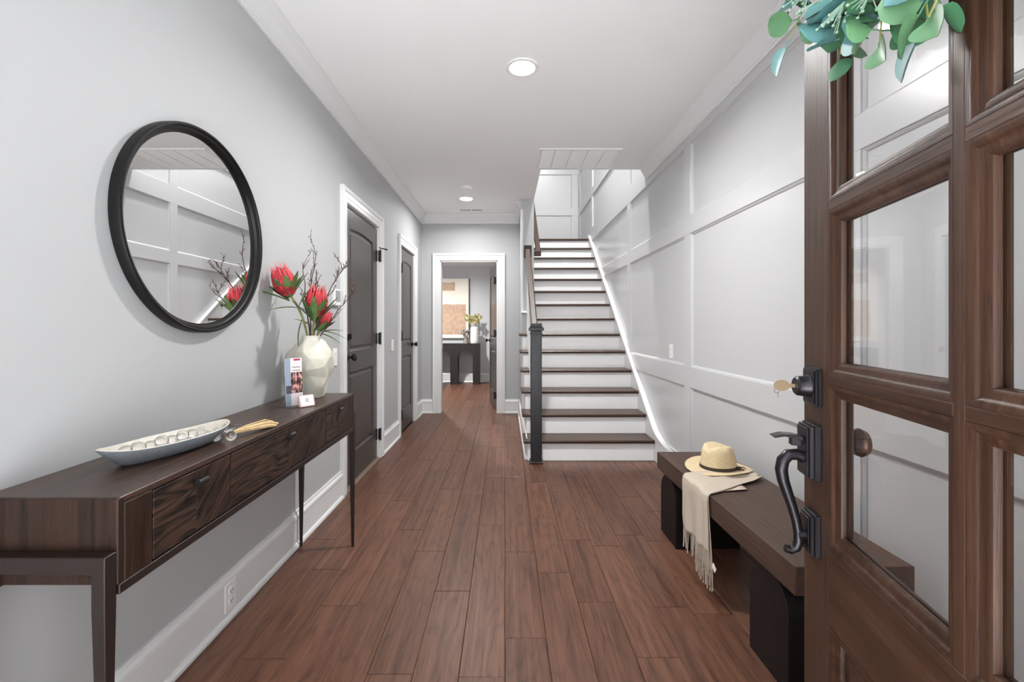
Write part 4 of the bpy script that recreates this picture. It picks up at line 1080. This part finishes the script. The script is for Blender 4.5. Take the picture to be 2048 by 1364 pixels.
def scarf_layer(name, prof_pts, fold, seed, fr_len, ndrop):
    vs, fs, rows = scarf_sheet(prof_pts, 40, fold, seed)
    o = MB().add(vs, fs).build(name, 'scarf', sc, smooth=180)
    sm = o.modifiers.new('thick', 'SOLIDIFY'); sm.thickness = 0.0022; sm.offset = 0
    r = random.Random(seed + 5); fr = MB()
    last = vs[-41:]
    for k in range(ndrop):
        q = Vector(last[int(k * 40 / (ndrop - 1))]) if ndrop > 1 else Vector(last[0])
        L_ = fr_len * r.uniform(0.85, 1.1); dx_ = r.uniform(-0.006, 0.004); dy_ = r.uniform(-0.006, 0.006)
        fr.tube([q + Vector((0, 0, 0.004)), q + Vector((dx_ * 0.5, dy_ * 0.6, -L_ * 0.5)), q + Vector((dx_, dy_, -L_))], [0.0016, 0.0013, 0.0012], 5)
        if k % 3 == 0: fr.tube([q + Vector((dx_, dy_, -L_)), q + Vector((dx_ * 1.1, dy_, -L_ - 0.012))], [0.0032, 0.0022], 6)
    tag(fr.build('fringe', 'scarf', o), kind='stuff')
    return o
E0 = BX0 - 0.004
scarf_layer('outer_fold', [(1.245, BZ + 0.012, 2.12, 2.21), (1.18, BZ + 0.006, 2.08, 2.24), (1.08, BZ + 0.005, 2.03, 2.25), (0.98, BZ + 0.005, 1.97, 2.22), (E0 + 0.008, BZ + 0.005, 1.935, 2.20), (E0 - 0.006, BZ - 0.006, 1.932, 2.198), (E0 - 0.010, BZ - 0.03, 1.93, 2.196), (0.886, 0.34, 1.925, 2.19), (0.884, 0.26, 1.92, 2.185), (0.883, 0.205, 1.915, 2.175)], 0.010, 4, 0.085, 44)
scarf_layer('inner_fold', [(1.10, BZ + 0.002, 1.99, 2.16), (0.98, BZ + 0.002, 1.97, 2.16), (E0 + 0.008, BZ + 0.002, 1.935, 2.14), (E0 - 0.002, BZ - 0.006, 1.932, 2.13), (E0 - 0.004, BZ - 0.03, 1.93, 2.12), (0.893, 0.30, 1.915, 2.09), (0.892, 0.20, 1.90, 2.08), (0.892, 0.125, 1.895, 2.07)], 0.004, 9, 0.068, 30)
tg = MB().box(-0.001, 0.001, -0.03, 0.0, -0.012, 0.012).build('care_tag', 'whitecard', sc, loc=(0.893 - 0.96, 1.893 - 2.06, 0.17 - BZ)); tg.rotation_euler = (R(30), 0, 0)

# ------------------------------------------------------------------ eucalyptus wreath on the entry door
wr_t = thing('eucalyptus_wreath', 'green eucalyptus wreath hanging on the entry door', 'wreath', (0, 0, 0))
EM = Matrix.Translation(entry.location) @ Matrix.Rotation(entry.rotation_euler.z, 4, 'Z')
wc_l = Vector((0.484, -0.034, 1.947))
wr_t.location = EM @ wc_l; wr_t.rotation_euler = entry.rotation_euler
RW = 0.262
er = random.Random(5)
vine = MB()
for q in range(4):
    pts = []
    for i in range(41):
        a = 2 * PI * i / 40
        rr = RW + 0.012 * math.sin(3 * a + q * 1.6); pts.append((rr * math.cos(a), 0.014 * math.cos(5 * a + q * 1.7), rr * math.sin(a)))
    vine.tube(pts, 0.006, 6)
vine.build('vine_ring', 'vine', wr_t, smooth=60)
def leaf_mesh(name, mat, L_, W_, fold, bend):
    vs = []; fs = []; n_ = 9
    for i in range(n_):
        u = i / (n_ - 1)
        w_ = W_ * math.sqrt(max(0, 1 - (2 * u - 1) ** 2)) * (1.05 - 0.2 * u) + 0.0007
        for k_ in (-1, -0.5, 0, 0.5, 1):
            vs.append((L_ * u, w_ * k_, fold * w_ * k_ * k_ - bend * L_ * u * u))
    for i in range(n_ - 1):
        for j in range(4): fs.append((i * 5 + j, i * 5 + j + 1, (i + 1) * 5 + j + 1, (i + 1) * 5 + j))
    m_ = len(vs)
    vs2 = [(x, y, z - 0.0007) for x, y, z in vs]; fs2 = [tuple(m_ + q for q in reversed(f)) for f in fs]
    me = MB().add(vs + vs2, fs + fs2)
    # stalk
    me.tube([(-0.012, 0, 0.001), (0.004, 0, 0)], 0.0011, 5)
    me = me.mesh(name, smooth=60); me.materials.append(M[mat]); return me
leaf_kinds = [leaf_mesh('leaf', 'euc_a', 0.048, 0.0250, 0.25, 0.12), leaf_mesh('leaf', 'euc_a', 0.042, 0.0235, -0.2, 0.1), leaf_mesh('leaf', 'euc_c', 0.046, 0.0210, 0.4, 0.2), leaf_mesh('leaf', 'euc_b', 0.056, 0.0300, 0.25, 0.2), leaf_mesh('leaf', 'euc_c', 0.044, 0.0240, 0.15, 0.05), leaf_mesh('leaf', 'euc_b', 0.048, 0.0260, 0.3, 0.1)]
for k in range(30):
    a = (PI + PI * (k + 0.5) / 21 if k < 21 else PI * (k - 20.5) / 9) + er.uniform(-0.08, 0.08)
    sgn = 1 if er.random() < 0.75 else -1
    tan = Vector((-math.sin(a), 0, math.cos(a))) * sgn; rad = Vector((math.cos(a), 0, math.sin(a)))
    p = rad * RW
    d = (tan * 0.8 + rad * er.uniform(-0.25, 0.75) + Vector((0, -1, 0)) * er.uniform(0.05, 0.40)).normalized()
    ln = er.uniform(0.10, 0.165)
    pts = [p + d * ln * i / 5 + Vector((0, 0, -1)) * 0.02 * (i / 5) ** 2 for i in range(6)]
    for q in pts: q.y = min(q.y, 0.015)
    sp = MB().tube(pts, [0.0022 - 0.0002 * i for i in range(6)], 5).build('sprig', 'euc_stem', wr_t)
    sd0 = d.cross(Vector((er.uniform(-1, 1), er.uniform(-1, 1), er.uniform(-1, 1)))).normalized()
    for i in range(1, 6):
        for s in (-1, 1):
            if i == 5 and s == -1: continue
            if i == 5: ld = d
            else: ld = (sd0 * s + d * 0.45 + Vector((er.uniform(-0.3, 0.3), -0.15, er.uniform(-0.3, 0.3)))).normalized()
            up = Vector((er.uniform(-0.7, 0.7), -1, er.uniform(-0.5, 0.7)))
            yv = up.cross(ld).normalized(); zv = ld.cross(yv).normalized()
            m3 = Matrix((ld, yv, zv)).transposed().to_4x4()
            m3.translation = pts[i] + ld * 0.012
            lo = link('leaf', er.choice(leaf_kinds), None, sp)
            f = er.uniform(0.75, 1.2)
            lo.matrix_local = m3 @ Matrix.Scale(f, 4)
    if k % 2 == 0:
        bm_ = MB(); q0 = p + rad * er.uniform(-0.01, 0.03) + Vector((0, -0.04, 0))
        dd = (rad * 0.6 + Vector((er.uniform(-0.4, 0.4), -0.5, er.uniform(-0.6, 0)))).normalized()
        for j in range(12):
            v = (dd + Vector((er.uniform(-1, 1), er.uniform(-1, 1), er.uniform(-1, 1))) * 0.55).normalized() * er.uniform(0.022, 0.050)
            bm_.tube([q0, q0 + v * 0.6, q0 + v], 0.0009, 4)
            bm_.lathe([(0, -0.003), (0.0026, -0.001), (0.0026, 0.001), (0, 0.003)], 7, tuple(q0 + v))
        tag(bm_.build('seed_cluster', 'bud', wr_t, smooth=60), kind='stuff')

# ------------------------------------------------------------------ far room: arched table, painting, vases
ft = thing('arched_console', 'charcoal console table with arched openings in far room', 'console table', (-1.04, 9.0, 0))
ax0, ax1, ah = -1.575, -0.515, 0.815
pts = [(ax0, 0), (ax0, ah), (ax1, ah), (ax1, 0)]
def archpts(a, b, zc):
    r = (b - a) / 2; c = (a + b) / 2
    return [(b, 0), (b, zc)] + [(c + r * math.cos(PI * i / 16), zc + r * math.sin(PI * i / 16)) for i in range(1, 16)] + [(a, zc), (a, 0)]
for (a, b) in ((-0.955, -0.65), (-1.44, -1.105)):
    pts += archpts(a, b, 0.52)
MB().prism([(a + 1.04, b) for a, b in pts], -0.12, 0.16, lambda a, b, h: (a, h, b)).build('body', 'far_table', ft)
MB().box(ax0 + 1.038, ax1 + 1.042, -0.125, 0.165, ah, ah + 0.006).build('top', 'far_table', ft)
pt = thing('painting', 'large abstract canvas with cream and tan blocks in far room', 'painting', (-1.20, YB, 0.93))
MB().box(-0.45, 0.452, -0.05, -0.002, 0, 1.24).build('canvas_edge', 'charcoal_edge', pt)
MB().box(-0.45, 0.44, -0.054, -0.049, -0.002, 1.242).build('canvas', 'canvas', pt)
for (a, b, c, d, lb) in ((-0.32, 0.155, 0.985, 1.16, 0), (-0.35, 0.385, 0.07, 0.70, 0)):
    v = []
    for i in range(10): v.append((a + (b - a) * i / 9, c + rng.uniform(-0.006, 0.006)))
    for i in range(10): v.append((b - (b - a) * i / 9, d + rng.uniform(-0.006, 0.006)))
    MB().prism(v, -0.0555, -0.054, lambda a_, b_, h: (a_, h, b_)).build('paint_block', 'tan', pt)
fv = thing('white_vase', 'tall white ribbed vase on arched table in far room', 'vase', (-0.625, 8.98, ah + 0.006))
MB().lathe([(0.070, 0), (0.076, 0.006), (0.078, 0.05), (0.077, 0.30), (0.070, 0.335), (0.060, 0.345), (0.055, 0.34), (0.055, 0.2)], 48, f=lambda i, k, t: 1 + (0.018 if k % 4 < 2 else -0.006) * (1 if 1 < i < 5 else 0)).build('vessel', 'bisque', fv, smooth=50)
pr = random.Random(3)
for k in range(6):
    a = -0.9 + k * 0.36
    t = thing('dried_stem', ('leftmost', 'second from left', 'third from left', 'third from right', 'second from right', 'rightmost')[k] + ' olive dried leafy stem in the far white vase', 'dried plant', (-0.625, 8.98, ah + 0.30), group='dried stems in far vase')
    tp = Vector((0.20 * math.sin(a) - 0.03, pr.uniform(-0.05, 0.05), 0.16 + 0.10 * math.cos(a)))
    MB().tube([(0, 0, -0.05), tuple(tp * 0.5 + Vector((0, 0, 0.02))), tuple(tp)], 0.004, 5).build('stem', 'dry', t)
    for j in range(6):
        q = tp * (0.5 + 0.1 * j)
        strip_leaf(MB(), q, (pr.uniform(-1, 1), pr.uniform(-0.6, 0.6), 0.7), (0, -1, 0.2), 0.085, 0.020, 0.1, 0.3).build('leaf', 'dry', t, smooth=60)
gf = thing('stone_figurine', 'small grey stoneware knot figurine beside far white vase', 'figurine', (-0.80, 8.96, ah + 0.006))
MB().lathe([(0.05, 0), (0.055, 0.01), (0.045, 0.05), (0.034, 0.11), (0.05, 0.15), (0.055, 0.17)], 20).build('pedestal', 'grey_stone', gf, smooth=60)
kp = []
for i in range(61):
    a = 2 * PI * i / 60
    kp.append((0.055 * (math.sin(a) + 1.6 * math.sin(2 * a)) * 0.55, 0.05 * math.sin(3 * a) * 0.7, 0.215 + 0.055 * (math.cos(a) - 1.6 * math.cos(2 * a)) * 0.55))
MB().tube(kp, 0.026, 10).build('knot', 'grey_stone', gf, smooth=60)
